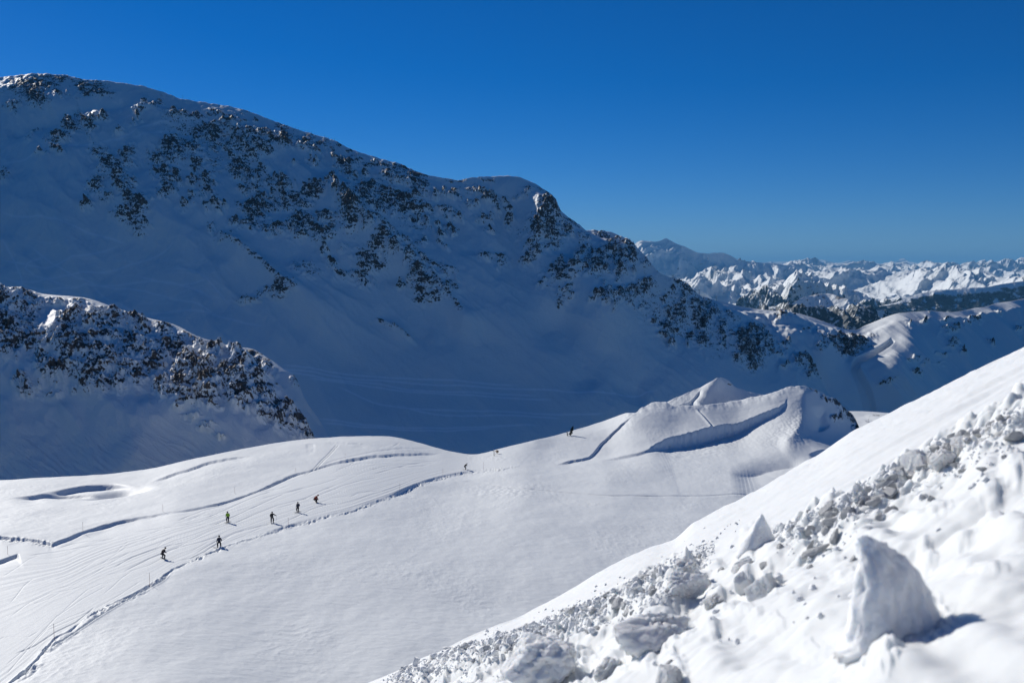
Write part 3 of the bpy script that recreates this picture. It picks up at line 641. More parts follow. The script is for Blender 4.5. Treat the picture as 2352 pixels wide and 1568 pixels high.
# wind lips on the left hump
bank([(340,1108),(372,1097),(400,1087),(428,1080),(455,1070),(482,1061),(510,1056),(545,1050),(590,1046)], 0.45, 1.6, 14, fade=50, lip=0.2, ragged=0.4)
bank([(745,1016),(770,1017),(790,1019),(815,1020),(850,1022)], 0.22, 1.4, 8, fade=24, lip=0.2, ragged=0.6)
bank([(700,1021),(715,1020),(726,1020)], 0.2, 1.4, 8, fade=8)
# wind-scooped hollow at the left
def bowl(cx, cy, rx, ry, h, rot=0):
    a = math.radians(rot); ux = (VX - cx) * math.cos(a) + (VY - cy) * math.sin(a); uy = -(VX - cx) * math.sin(a) + (VY - cy) * math.cos(a)
    return h * np.exp(-((ux / rx)**2 + (uy / ry)**2)**1.5)
bank([(95,1126),(130,1123),(160,1118),(190,1114),(225,1111),(262,1110),(295,1113),(318,1114)], 1.25, 2.8, 10, fade=60, lip=0.05)
bank([(20,1138),(70,1134),(105,1128),(150,1126),(200,1127),(240,1128)], 0.95, 2.6, 9, fade=60, lip=0.05)
dz += bowl(268, 1129, 62, 8, -2.0, -8)
# ground crest lips on the mounds
bank([(1272,1067),(1300,1060),(1325,1055),(1350,1047),(1365,1035),(1380,1020),(1395,1007),(1412,992),(1430,975),(1445,962),(1455,953)], 0.55, 1.8, 14, fade=40, lip=0.25, ragged=0.4)
bank([(1480,1032),(1520,1014),(1567,1002),(1615,988),(1651,978),(1694,972),(1723,960),(1759,943),(1790,931),(1803,920),(1808,905)], 3.8, 3.4, 34, fade=60, lip=0.12, ragged=0.5, vary=lambda r: .5 + .7 * np.exp(-((r - 150) / 85)**2))
bank([(1380,1058),(1430,1045),(1480,1032),(1530,1014)], 0.5, 4, 16, fade=60, lip=0.3)
bank([(1855,1043),(1880,1038),(1905,1036),(1940,1038)], 1.2, 3, 18, fade=24, lip=0.2)
n, r, f = stroke(VX, VY, smooth_line([(1670,1062),(1710,1056),(1750,1044),(1790,1036),(1830,1034),(1870,1038)]), 60, 200)
dz += -2.0 * np.clip(n / 30, 0, 1)**1.7 * np.exp(-np.maximum(n - 30, 0) / 45) * f
# spur running down from the right-hand mound
n, r, f = stroke(VX, VY, smooth_line([(1843,885),(1850,925),(1845,960),(1825,1000),(1790,1035)]), 30); dz += 1.5 * np.exp(-(np.abs(n) / 22)**1.6) * f
n, r, f = stroke(VX, VY, smooth_line([(1880,930),(1885,960),(1892,985)]), 14); dz += -2.6 * np.exp(-(n / 12)**2) * f
n, r, f = stroke(VX, VY, smooth_line([(1598,940),(1612,955),(1628,975),(1640,990)]), 10); dz += 0.35 * np.exp(-(n / 3)**2) * f - 0.3 * np.exp(-((n + 4) / 2.5)**2) * f
# grooming and ski tracks on the run
up = curve([p for p in run_up], VX[0]); lo = curve([p for p in edge], VX[0])
lane = (VY - up[None]) / np.maximum(lo - up, 8)[None]
onrun = sstep(0.0, 0.05, lane) * sstep(1.0, 0.96, lane) * sstep(1230, 1120, VX) * front
lw = np.maximum(lo - up, 8)[None]
lv = lane * 46
gro = perlin(wx / 26, lv, 15) + 0.7 * perlin(wx / 40 + 5, lv * 2.3, 16) + 0.4 * perlin(wx / 14, lv * 0.7, 18) + 0.35 * perlin(wx / 60, lv * 4.5, 19)
dz += onrun * 0.05 * gro * np.clip(.7 + 1.2 * perlin(wx / 30, wy / 44, 81), .2, 1.5) * np.clip(wy / 160, .6, 1.6)
rngk = np.random.RandomState(11)
for k in range(70):
    x = rngk.uniform(-40, 900); l0 = rngk.uniform(.08, .9); pts = []
    L = rngk.uniform(60, 240); ph = rngk.uniform(0, 6)
    for j in range(5):
        xx = x + L * j / 4; ll = np.clip(l0 + 0.07 * math.sin(ph + j * 0.9), 0.04, 0.96)
        u = float(curve(run_up, xx)); w = float(curve(edge, xx)) - u
        pts.append((xx, u + ll * w))
    m0 = max(0, np.searchsorted(VX[0], x - 8)); m1 = np.searchsorted(VX[0], x + L + 8)
    if m1 - m0 < 4: continue
    n, r, f = stroke(VX[:, m0:m1], VY[:, m0:m1], pts, 20, 8)
    dz[:, m0:m1] += ((-0.04 - 0.07 * (k % 3 == 0)) * np.exp(-(n / 0.9)**2) * f)
# untouched snow: broad swell, wind ripple and patches of crust
off = 1 - onrun
dz += off * front * (0.8 * fbm(wx / 60, wy / 70, 3, 17) + 0.10 * fbm(wx / 7, wy / 12, 3, 19))
crust = sstep(0.10, 0.55, fbm(wx / 20, wy / 36, 3, 23) + 0.1)
dz += off * front * crust * 0.03 * ridged(wx / 1.5, wy / 2.2, 3, 24)
dz += off * front * 0.026 * fbm(wx / 1.6, wy / 1.1, 3, 29)
for (cx, cy, rx, ry) in ((1480,925,60,22),(1800,1000,60,30),(1840,970,30,40),(1440,960,20,30),(1160,1125,90,14),(1120,1050,60,8)):
    m = np.exp(-(((VX - cx) / rx)**2 + ((VY - cy) / ry)**2))
    a, b_ = cells(wx / 1.3, wy / 2.2, 5)
    dz += m * front * 0.24 * (0.5 - a)
# rocks on the right-hand mound
rockG = blobs(VX, VY, [(2010,350,25,20),(2060,370,40,20),(2110,400,40,25),(2150,410,30,20),(2200,470,40,40),(2250,510,40,40),(2290,560,40,40,1.2),(2330,630,30,60,1.2),(2320,560,20,30),(2140,555,30,22,1.2),(2110,545,20,10),(1930,320,20,14),(1880,275,25,7),(1690,240,18,5,.9)], (1500, 880, .2551))
dz += rockG * 1.1 * ridged(wx / 2.5, wy / 4, 3, 44)
far_right = sstep(1985, 2010, VX)
P[..., 2] += dz * np.where(S >= 0, np.clip(0.15 + S * 60, 0, 1), 0)
edge_n = sstep(0.03, 0, np.abs(S)) * 0.25 * fbm(wx / 4, wy / 9, 3, 3)
P[..., 2] += np.where(VX > 1440, edge_n * 1.5, edge_n * 0.3) * (1 + 2 * rockG)
mG = snow_mat("field_snow", [(0.6, 0.05, 4), (3.0, 0.012, 3)], rock=0.7, track=True)
tag(link("snow_field", grid_mesh("snow_field", P, {"rock": rockG, "track": rockG * 0}, mG)), kind='structure')
PG = P
gpx, gpy = project(PG[10:])
gn = np.zeros(PG[10:].shape)
du = np.gradient(PG[10:], axis=1); dv = np.gradient(PG[10:], axis=0)
gn = np.cross(dv, du); gn /= np.linalg.norm(gn, axis=-1, keepdims=True); gn *= np.sign(gn[..., 2:3])
def on_field(vx, vy):
    """the point of the snowfield sighted at vx, vy"""
    d = (gpx - vx)**2 + (gpy - vy)**2
    i = np.unravel_index(np.argmin(d), d.shape)
    return Vector(PG[10:][i].tolist())

# the pointed mound behind
cr = [(1480,960),(1510,935),(1529,924),(1555,912),(1579,902),(1600,893),(1615,886),(1636,875),(1650,868),(1660,867),(1670,872),(1680,880),(1689,888),(1705,894),(1723,900),(1740,904),(1754,907),(1790,912),(1830,925)]
dS = Depth([(1480,960,405),(1529,924,412),(1615,886,420),(1656,868,424),(1689,888,426),(1754,907,430),(1830,925,430),(1480,980,392),(1600,960,396),(1700,960,398),(1830,960,400)])
VX, VY, P, S = patch(cr, lambda x: np.full(len(x), 985.), 1480, 1830, 420, 160, dS, 60, 0.8, nb=10)
wx, wy = P[..., 0].copy(), P[..., 1].copy(); dz = np.zeros(VX.shape)
bank([(1548,934),(1565,929),(1582,924),(1594,914),(1603,904),(1609,897)], 1.0, 2, 12, fade=12, lip=0.1, ragged=.3)
n, r, f = stroke(VX, VY, [(1656,866),(1625,900),(1600,935)], 8)
dz += 1.2 * np.exp(-(n / 14)**2) * f + 0.12 * fbm(wx / 2, wy / 4, 3, 30)
P[..., 2] += dz * np.where(S >= 0, np.clip(0.1 + S * 20, 0, 1), 0) + sstep(0.06, 0, np.abs(S)) * 0.2 * fbm(wx / 3, wy / 9, 3, 3)
rk = blobs(VX, VY, [(1050,195,20,8,.8),(1110,220,20,8,1),(1140,240,12,8,1)], (1500, 880, .2551))
tag(link("snow_mound", grid_mesh("snow_mound", P, {"rock": rk, "track": rk * 0}, mG)), kind='structure')

# ================================================================== the near slope
SIL = [(842,1568),(900,1545),(960,1516),(1020,1492),(1080,1462),(1140,1438),(1200,1415),(1245,1390),(1290,1365),(1340,1335),(1390,1305),(1440,1280),(1480,1262),(1545,1240),(1600,1195),(1645,1172),(1690,1150),(1730,1130),(1800,1088),(1870,1050),(1960,990),(2050,945),(2100,920),(2145,898),(2190,875),(2250,846),(2300,822),(2352,797)]
sx, sz = slopes([p[0] for p in SIL], [p[1] for p in SIL])
A0, B0 = 0.518, -0.344
def Sfun(X):
    base = A0 * X + B0
    dev = np.where((X > sx[0]) & (X < sx[-1]), curve(list(zip(sx, sz - (A0 * sx + B0))), np.clip(X, sx[0], sx[-1])), np.interp(X, sx, sz - (A0 * sx + B0)))
    return base, dev
def Ssm(X):
    acc = 0; wsum = 0
    for o in np.linspace(-0.16, 0.16, 17):
        w = math.exp(-(o / 0.07)**2); acc = acc + w * Sfun(X + o)[1]; wsum += w
    return acc / wsum
H0, R0 = 1.15, 36.0
def near_y(X, q):
    c = np.sqrt(1 + X * X)
    A = H0 * c * c / R0**2; B = 2 * H0 * c / R0 + q
    return (B - np.sqrt(np.maximum(B * B - 4 * A * H0, 0))) / (2 * A)
Xc = np.unique(np.concatenate([np.linspace(-1.7, -0.3, 110), np.linspace(-0.3, 0.72, 1500), np.linspace(0.72, 2.0, 160)]))
qc = np.concatenate([np.linspace(0, 1, 640)**1.0 * 0.46, np.geomspace(0.465, 25, 70)])
Xg, Qg = np.meshgrid(Xc, qc)
Yg = near_y(Xg, Qg)
Rg = Yg * np.sqrt(1 + Xg**2)
b_, d_ = Sfun(Xg); ds_ = Ssm(Xg)
Sg = b_ + ds_ + (d_ - ds_) * sstep(9, 30, Rg)
Zg = Sg * Yg - H0 * (1 - Rg / R0)**2
Yb = near_y(Xc, 0 * Xc)[None] + ((np.arange(24, 0, -1) / 24)**2 * 85)[:, None]
Rb = Yb * np.sqrt(1 + Xc**2)
wS = np.clip((Rb - R0) / 40, 0, 1)
b_, d_ = Sfun(Xc)
Sb = (b_ + d_)[None] * (1 - wS) + b_[None] * wS
Zb = Sb * Yb - H0 * (1 - Rb / R0)**2 - 0.008 * (Rb - R0)**2
PF = np.concatenate([np.stack([Xc[None] * Yb, Yb, Zb], -1), np.stack([Xg * Yg, Yg, Zg], -1)], 0)
isf = np.concatenate([np.zeros(Yb.shape), np.ones(Yg.shape)])
FX, FY = project(PF)
wx, wy = PF[..., 0].copy(), PF[..., 1].copy()
dist = np.hypot(wx, wy)
band = [(700,1650),(820,1590),(915,1545),(1000,1505),(1100,1475),(1240,1432),(1330,1390),(1400,1362),(1480,1318),(1540,1288),(1600,1262),(1680,1225),(1760,1213),(1800,1208),(1880,1170),(1960,1132),(2040,1080),(2100,1045),(2160,1010),(2230,985),(2300,955),(2352,935),(2500,860),(2900,650)]
bl = curve(band, FX)
below = FY - bl
deb = sstep(-4, 26, below) * isf
hum = sstep(-30, 60, below) * isf
z = np.zeros(dist.shape)
near = 1 / np.clip(dist, 1.5, 14)
# soft hummocks of the churned snow
z += hum * (0.10 * fbm(wx / 1.3 + 3, wy / 1.5, 3, 61) + 0.030 * fbm(wx / 0.30, wy / 0.36, 3, 62) * np.clip(dist / 5, .5, 1.3))
a, b_ = cells(wx / 0.55, wy / 0.6, 9); z += hum * 0.11 * np.clip(0.6 - a, 0, 1) * sstep(-.2, .5, perlin(wx / 1.7, wy / 1.7, 64))
a, b_ = cells(wx / 0.21, wy / 0.24, 10)
dense = sstep(95, 20, np.abs(below - 45)) * isf * (sstep(1780, 1840, FX) + sstep(1640, 1560, FX))
z += deb * dense * (0.17 * np.clip(0.62 - a, 0, 1) + 0.07 * fbm(wx / 0.13, wy / 0.15, 2, 66))
z += 0.10 * dense * np.exp(-((below - 40) / 35)**2)
# wind-packed snow above the debris
s = 0.92 * wx + 0.38 * wy; t_ = -0.38 * wx + 0.92 * wy
z += (1 - hum) * isf * (0.05 * fbm(s / 3.2, t_ / 0.8, 3, 67) + 0.022 * fbm(s / 1.1, t_ / 0.26, 3, 68))
z += (1 - isf) * 0.12 * fbm(wx / 5, wy / 5, 3, 69)
def lump(vx, vy, rx, ry, h, rot=0, p=2.0):
    a = math.radians(rot); ux = (FX - vx) * math.cos(a) + (FY - vy) * math.sin(a); uy = -(FX - vx) * math.sin(a) + (FY - vy) * math.cos(a)
    return h * np.exp(-((ux / rx)**2 + (uy / ry)**2)**(p / 2)) * isf
for L in ((1500,1450,75,38,.16,-38),(1545,1400,42,22,.10,-30),(1440,1500,40,30,.08,0),(1640,1420,60,26,.06,-20),(2085,1560,70,60,.06,0),(2060,1480,50,80,.10,10),(2190,1545,130,22,-.05,0),(2290,1500,90,40,.08,8),
          (1980,1240,90,22,.10,0),(1900,1200,60,18,.07,-10),(2300,1230,80,30,.10,0),(2200,1290,60,30,.08,0),(1760,1290,70,30,.08,0),(1880,1400,120,40,.05,-15),(1800,1540,120,30,.05,0),(1640,1530,60,40,.07,0),(2100,1190,50,14,.08,5),(2250,1080,60,40,.12,-30),(2330,1010,60,40,.12,-30)):
    z += lump(*L) * np.clip(dist / 8, .4, 1.2)
for vx, vy, w, h, k_ in ((1276,1560,140,112,.35),(1576,1322,52,46,.35),(1566,1368,62,66,.4),(1706,1305,46,34,.6),(1712,1355,36,42,.5),(1768,1352,50,50,.5),(2285,1210,60,40,.7),(2128,1262,44,44,.5),(1500,1462,150,92,.4),(1545,1568,60,60,.5),
        (1862,1492,74,34,.4),(1640,1385,44,30,.7),(1630,1470,40,34,.7),(1400,1545,70,44,.6),(1742,1250,70,60,.35),(1640,1310,50,26,.7),(1690,1420,60,30,.6),(1760,1440,80,30,.5),(1950,1330,70,30,.5),(1900,1280,60,24,.6),(2200,1240,60,30,.6),(2260,1330,90,30,.5),
        (1990,1400,44,74,.75),(1972,1460,46,64,.8),(2020,1535,80,110,.6),(1945,1500,40,50,.7),(2085,1450,190,90,.35),(1960,1550,70,50,.6),(1340,1500,50,30,.6),(1440,1420,40,26,.7),(1480,1540,50,36,.6),(2330,1100,60,50,.6),(2270,1150,60,34,.5),(2150,1180,60,30,.6)):
    rr = np.sqrt(((FX - vx) / (w * .62))**2 + ((FY - vy + h * .1) / (h * .75))**2) + 0.18 * perlin(FX / 16, FY / 16, 90)
    z += isf * 0.72 * k_ * h / FV * wy * (1 - sstep(0.25, 1.15, rr))
PF[..., 2] += z
mF = snow_mat("near_snow", [(2.0, 0.01, 4), (18.0, 0.003, 4), (90.0, 0.0006, 3)], sss=0.05, base=(0.755, 0.775, 0.77))
tag(link("near_slope", grid_mesh("near_slope", PF, {}, mF)), kind='structure')
fsub = PF[24:]
fpx, fpy = FX[24:], FY[24:]
pj = project(fsub)
def on_slope(vx, vy):
    d = (pj[0] - vx)**2 + (pj[1] - vy)**2
    i = np.unravel_index(np.argmin(d), d.shape)
    return Vector(fsub[i].tolist())

# ================================================================== THINGS
def bm_obj(name, bm, mat, parent=None, smooth=True):
    me = bpy.data.meshes.new(name); bm.to_mesh(me); bm.free()
    if smooth: me.polygons.foreach_set("use_smooth", np.ones(len(me.polygons), bool))
    return link(name, me, mat, parent)
def empty(name, loc, rz=0.0, scale=1.0):
    o = bpy.data.objects.new(name, None); col.objects.link(o)
    o.location = loc; o.rotation_euler = (0, 0, rz); o.scale = (scale,) * 3; o.empty_display_size = 0.2
    return o
def tube(bm, pts, rad, seg=8):
    """tapered tube through points"""
    rings = []
    pts = [Vector(p) for p in pts]
    if not hasattr(rad, '__len__'): rad = [rad] * len(pts)
    for i, p in enumerate(pts):
        d = (pts[min(i + 1, len(pts) - 1)] - pts[max(i - 1, 0)]).normalized()
        a = d.orthogonal().normalized(); b = d.cross(a)
        rings.append([bm.verts.new(p + rad[i] * (math.cos(t) * a + math.sin(t) * b)) for t in [2 * math.pi * k / seg for k in range(seg)]])
    for r0, r1 in zip(rings[:-1], rings[1:]):
        for k in range(seg): bm.faces.new((r0[k], r0[(k + 1) % seg], r1[(k + 1) % seg], r1[k]))
    bm.faces.new(rings[0][::-1]); bm.faces.new(rings[-1])
def box(bm, c, s, rot=None):
    M = Matrix.Translation(c) @ ((rot or Matrix()).to_4x4()) @ Matrix.Diagonal((*s, 1))
    r = bmesh.ops.create_cube(bm, size=1.0, matrix=M)
    bmesh.ops.bevel(bm, geom=list({e for v in r['verts'] for e in v.link_edges}), offset=min(s) * 0.2, segments=2, affect='EDGES')

# ---------------------------------------------------------------- marker poles along the run
M_pole = plain("pole_orange", (0.30, 0.13, 0.09), 0.5); M_polet = plain("pole_tip", (0.10, 0.09, 0.09), 0.5)
poles = [(125,1467,1429,"tall thin marker pole at the lower edge of the run, nearest the bottom left corner"),
 (343.6,1346,1314,"thin marker pole on the rough snow edge below the snowboarder in brown"),
 (190,1221,1196,"thin marker pole above the cut snow bank, left of the run near the track junction"),
 (374,1175,1157,"thin marker pole behind the upper bank, above the head of the brown clothed snowboarder"),
 (539,1134,1117,"thin marker pole behind the upper bank, above the person in the green jacket"),
 (679,1085,1073,"thin marker pole beside the double ski track climbing the white hump"),
 (662,1207,1188,"thin marker pole on the lower edge just below the two standing skiers with poles"),
 (17,1272,1252,"thin marker pole behind the short bank at the far left edge"),
 (917.8,1124,1108,"thin marker pole on the lower edge right of the crouching person in red"),
 (1018,1089,1075,"thin marker pole left of the distant skier in black"),
 (1111,1076,1059,"thin marker pole right of the distant skier in black"),
 (793,1053,1040,"thin marker pole on the upper bank near the top of the white hump")]
proto_shaft = None
for i, (x, y, t, lab) in enumerate(poles):
    p = on_field(x, y)
    h = (y - t) / FV * p.y / CP
    if proto_shaft is None:
        bm = bmesh.new(); tube(bm, [(0, 0, -0.3 / 2.4), (0, 0, 0.88)], 0.017, 8); proto_shaft = bm_obj("shaft", bm, M_pole)
        bm = bmesh.new(); tube(bm, [(0, 0, 0.88), (0, 0, 0.985), (0, 0, 1.0)], [0.019, 0.019, 0.006], 8); proto_tip = bm_obj("tip", bm, M_polet)
        sh, tp = proto_shaft, proto_tip
    else:
        sh, tp = proto_shaft.copy(), proto_tip.copy(); col.objects.link(sh); col.objects.link(tp)
    e = empty("marker_pole", p); e.scale = (1.3, 1.3, h)
    sh.parent = e; tp.parent = e
    tag(e, lab, "marker pole", "marker poles along the ski run")

# ---------------------------------------------------------------- people
def skin(name, chains, mat, parent, sub=2):
    """chains: lists of (point, radius); chains sharing a point are joined there"""
    verts, rad, edges, idx = [], [], [], {}
    for ch in chains:
        prev = None
        for p, r in ch:
            key = tuple(round(c, 4) for c in p)
            if key not in idx: idx[key] = len(verts); verts.append(key); rad.append(r)
            if prev is not None and prev != idx[key]: edges.append((prev, idx[key]))
            prev = idx[key]
    me = bpy.data.meshes.new(name); me.from_pydata(verts, edges, [])
    o = bpy.data.objects.new(name, me); col.objects.link(o)
    m = o.modifiers.new("s", 'SKIN'); m.use_smooth_shade = True
    o.modifiers.new("d", 'SUBSURF').levels = sub
    sv = me.skin_vertices[0].data if me.skin_vertices else None
    if sv is None:
        me.skin_vertices.new() if hasattr(me.skin_vertices, "new") else None
    for k, v in enumerate(me.skin_vertices[0].data):
        r = rad[k]; v.radius = (r, r) if not isinstance(r, tuple) else r
        v.use_root = (k == 0)
    bpy.context.view_layer.update()
    dg = bpy.context.evaluated_depsgraph_get()
    res = bpy.data.meshes.new_from_object(o.evaluated_get(dg))
    bpy.data.objects.remove(o); bpy.data.meshes.remove(me)
    res.name = name; res.materials.clear(); res.materials.append(mat)
    res.polygons.foreach_set("use_smooth", np.ones(len(res.polygons), bool))
    return link(name, res, None, parent)
def ik(a, b, l1, l2, bend):
    a, b, bend = Vector(a), Vector(b), Vector(bend)
    d = b - a; L = min(d.length, (l1 + l2) * 0.999); u = d.normalized()
    x = (l1 * l1 - l2 * l2 + L * L) / (2 * L); h = math.sqrt(max(l1 * l1 - x * x, 0))
    n = (bend - bend.dot(u) * u)
    n = n.normalized() if n.length > 1e-6 else Vector((0, 1, 0))
    return a + u * x + n * h, a + u * L
M_skin = plain("face_skin", (0.45, 0.27, 0.20), 0.5); M_black = plain("black_fabric", (0.012, 0.012, 0.014), 0.8)
M_glass = plain("goggle_glass", (0.02, 0.02, 0.03), 0.1)
def person(vx, vy, height_px, face, feet, pelvis, chest, hands, jacket, trousers, hat, label, backpack=None, hem=None, head_fwd=0.04):
    """built facing +Y, x to the right; feet, pelvis, chest and hands are joint positions in metres for a 1.78 m body"""
    p = on_field(vx, vy)
    s = height_px / FV * p.y / CP / 1.82
    p = p + Vector((0, 0, .05))
    e = empty("person", p, math.radians(face), s)
    tag(e, label, "person", None)
    pel = Vector(pelvis); che = Vector(chest)
    up = (che - pel).normalized(); mid = pel.lerp(che, 0.5)
    neck = che + up * 0.13 + Vector((0, 0.02, 0)); head = neck + (up * 0.10 + Vector((0, head_fwd, 0.03))); crown = head + Vector((0, 0.0, 0.09))
    side = Vector((1, 0, 0)); legs = []; arms = []; body = [[(pel, .135), (mid, .12), (che, .15), (che + up * 0.08, .085), (neck, .055), (head + Vector((0, .012, -.04)), .075), (head, .09), (crown, .062)]]
    jk = [[(pel + Vector((0, 0, -.06)), .175), (mid, .165), (che, .19), (che + up * 0.09, .11)]]
    tr = [[(pel + Vector((0, 0, .03)), .16), (pel + Vector((0, 0, -.05)), .15)]]
    fg = Vector((0, 1, 0))
    for sg, ft, hd in ((-1, feet[0], hands[0]), (1, feet[1], hands[1])):
        hip = pel + side * 0.10 * sg + Vector((0, 0, -.04)); ank = Vector(ft) + Vector((0, 0, .10))
        knee, ank = ik(hip, ank, .44, .43, (0.25 * sg, 1, 0))
        toe = ank + Vector((0.03 * sg, .14, -.07))
        body.append([(pel, .135), (hip, .095), (hip.lerp(knee, .5), .082), (knee, .06), (knee.lerp(ank, .4), .055), (ank, .04), (toe, .035)])
        tr.append([(pel + Vector((0, 0, -.05)), .15), (hip, .115), (hip.lerp(knee, .5), .10), (knee, .08), (knee.lerp(ank, .5), .078), (ank + Vector((0, 0, .06)), .082)])
        sh = che + side * 0.175 * sg + up * 0.03
        elb, wr = ik(sh, Vector(hd), .29, .26, (0.5 * sg, -0.7, -0.6))
        body.append([(che, .15), (sh, .06), (sh.lerp(elb, .5), .048), (elb, .04), (elb.lerp(wr, .5), .036), (wr, .026)])
        jk.append([(che, .19), (sh, .085), (sh.lerp(elb, .5), .075), (elb, .062), (elb.lerp(wr, .5), .056), (wr, .045)])
        legs.append((ank, toe)); arms.append((elb, wr))
    skin("body", body, M_skin, e, 2)
    jko = skin("jacket", [[(q, r * 1.3) for q, r in c] for c in jk], jacket, e, 2)
    skin("trousers", [[(q, r * 1.3) for q, r in c] for c in tr], trousers, e, 2)
    for ank, toe in legs:
        skin("boot", [[(ank + Vector((0, 0, .10)), .068), (ank, .07), (ank + Vector((0, .01, -.05)), .062), (toe, .05)], [(ank + Vector((0, .01, -.05)), .062), (ank + Vector((0, -.06, -.055)), .05)]], M_black, e, 1)
    for sg, (elb, wr) in zip((-1, 1), arms):
        d = (wr - elb).normalized(); pl = wr + d * 0.05; kn = wr + d * 0.085
        sd = d.cross(Vector((0, 0, 1))); sd = sd.normalized() if sd.length > .01 else Vector((1, 0, 0)); dn = d.cross(sd).normalized()
        if dn.z > 0: dn = -dn
        ch = [[(wr, .034), (pl, .04), (kn, .036)]]
        for k, (off, ln) in enumerate(((-.03, .060), (-.010, .070), (.010, .066), (.029, .052))):
            b0 = kn + sd * off; b1 = b0 + d * ln * .45 + dn * .012; b2 = b1 + d * ln * .2 + dn * ln * .5
            ch.append([(kn, .036), (b0, .012), (b1, .0105), (b2, .009)])
        t0 = wr + d * .035 + sd * .038 * -sg; t1 = t0 + d * .03 + sd * .018 * -sg + dn * .012; ch.append([(pl, .04), (t0, .013), (t1, .010)])
        skin("glove", ch, M_black, e, 1)
    # hat or helmet, goggles
    bm = bmesh.new(); bmesh.ops.create_uvsphere(bm, u_segments=20, v_segments=12, radius=.128)
    for v in bm.verts:
        v.co.z = v.co.z * 1.02; v.co.y *= 1.12
        if v.co.z < -0.03: v.co.z = -0.03 - (abs(v.co.z) - 0.03) * (0.9 if v.co.y < 0 else 0.1); 
    o = bm_obj("helmet", bm, hat, e); o.location = head + Vector((0, -.012, .045))
    bm = bmesh.new(); bmesh.ops.create_uvsphere(bm, u_segments=14, v_segments=8, radius=.07)
    for v in bm.verts: v.co.x *= 1.25; v.co.y *= .45; v.co.z *= .62
    o = bm_obj("goggles", bm, M_glass, e); o.location = head + Vector((0, .088, .012))
    bm = bmesh.new(); bmesh.ops.create_cone(bm, cap_ends=True, segments=8, radius1=.02, radius2=.004, depth=.045, matrix=Matrix.Translation(head + Vector((0, .10, -.03))) @ Matrix.Rotation(math.radians(-70), 4, 'X'))
    bm_obj("nose", bm, M_skin, e)
    if hem is not None:
        skin("jacket_hem", [[(pel + Vector((0, 0, .10)), .178), (pel + Vector((0, 0, -.10)), .182)]], hem, e, 2)
    R = Matrix.Translation(p) @ Matrix.Rotation(math.radians(face), 4, 'Z') @ Matrix.Scale(s, 4)
    if backpack is not None:
        c = mid.lerp(che, .6) + Vector((0, -.19, 0)); tilt = math.atan2(up.y, up.z)
        bm = bmesh.new(); box(bm, Vector((0, 0, 0)), (.27, .16, .42)); bmesh.ops.subdivide_edges(bm, edges=bm.edges[:], cuts=1)
        o = bm_obj("backpack", bm, backpack); o.matrix_world = R @ Matrix.Translation(c) @ Matrix.Rotation(-tilt, 4, 'X')
        tag(o, "small dark backpack worn by " + label, "backpack")
    return e, R, [l for l in legs], arms
def ground_tilt(p):
    i = np.unravel_index(np.argmin((PG[14:, :, 0] - p.x)**2 + (PG[14:, :, 1] - p.y)**2), PG[10:].shape[:2])
    n = Vector(gn[max(0, i[0] - 4):i[0] + 5, max(0, i[1] - 4):i[1] + 5].reshape(-1, 3).mean(0).tolist()).normalized()
    return Matrix.Translation(p) @ Vector((0, 0, 1)).rotation_difference(n).to_matrix().to_4x4() @ Matrix.Translation(-p)
def ski_pair(R, legs, mat, yaw, who):
    for k, (ank, toe) in enumerate(legs):
        bm = bmesh.new(); n = 14; prof = []
        for i in range(n + 1):
            t = i / n; y = -.75 + 1.68 * t; w = .042 + .012 * abs(2 * t - 1)**2; w *= 1 if t < .93 else max(.25, (1 - t) / .07); z = .0 + (.0 if t < .84 else ((t - .84) / .16)**2 * .15) + (.01 if t < .02 else 0)
            prof.append((y, w, z))
        for dzz in (0, .014): pass
        vs = [[bm.verts.new((sx * w, y, z + hz)) for sx, hz in ((-1, 0), (1, 0), (1, .014), (-1, .014))] for y, w, z in prof]
        for a, b in zip(vs[:-1], vs[1:]):
            for q in range(4): bm.faces.new((a[q], a[(q + 1) % 4], b[(q + 1) % 4], b[q]))
        bm.faces.new(vs[0][::-1]); bm.faces.new(vs[-1])
        o = bm_obj("ski", bm, mat, None, False)
        o.matrix_world = ground_tilt(R.translation) @ R @ Matrix.Translation((ank.x, ank.y, .045)) @ Matrix.Rotation(math.radians(yaw), 4, 'Z')
        bm = bmesh.new(); box(bm, Vector((0, .0, .03)), (.07, .36, .03)); bm_obj("binding", bm, M_black, o, False)
        tag(o, ("left" if k == 0 else "right") + " ski worn by " + who, "ski", "skis on the skiers' feet")
def snowboard(R, legs, mat, who):
    a, b = legs[0][0], legs[1][0]; c = (a + b) / 2; ang = math.atan2(b.y - a.y, b.x - a.x)
    bm = bmesh.new(); n = 18; vs = []
    for i in range(n + 1):
        t = 2 * i / n - 1; x = t * .78; w = .125 + .02 * t * t; e_ = abs(t)
        if e_ > .78: w *= math.sqrt(max(0.02, 1 - ((e_ - .78) / .22)**2))
        z = 0 if e_ < .75 else ((e_ - .75) / .25)**2 * .06
        vs.append([bm.verts.new((x, sy * w, z + hz)) for sy, hz in ((-1, 0), (1, 0), (1, .012), (-1, .012))])
    for p_, q_ in zip(vs[:-1], vs[1:]):
        for q in range(4): bm.faces.new((p_[q], p_[(q + 1) % 4], q_[(q + 1) % 4], q_[q]))
    bm.faces.new(vs[0]); bm.faces.new(vs[-1][::-1])
    o = bm_obj("snowboard", bm, mat, None, False)
    o.matrix_world = ground_tilt(R.translation) @ R @ Matrix.Translation((c.x, c.y + .03, .045)) @ Matrix.Rotation(ang, 4, 'Z')
    for sx in (-1, 1):
        bm = bmesh.new(); box(bm, Vector((sx * (b - a).length / 2, 0, .03)), (.13, .24, .035)); bm_obj("binding", bm, M_black, o, False)
    tag(o, "dark snowboard under " + who, "snowboard")
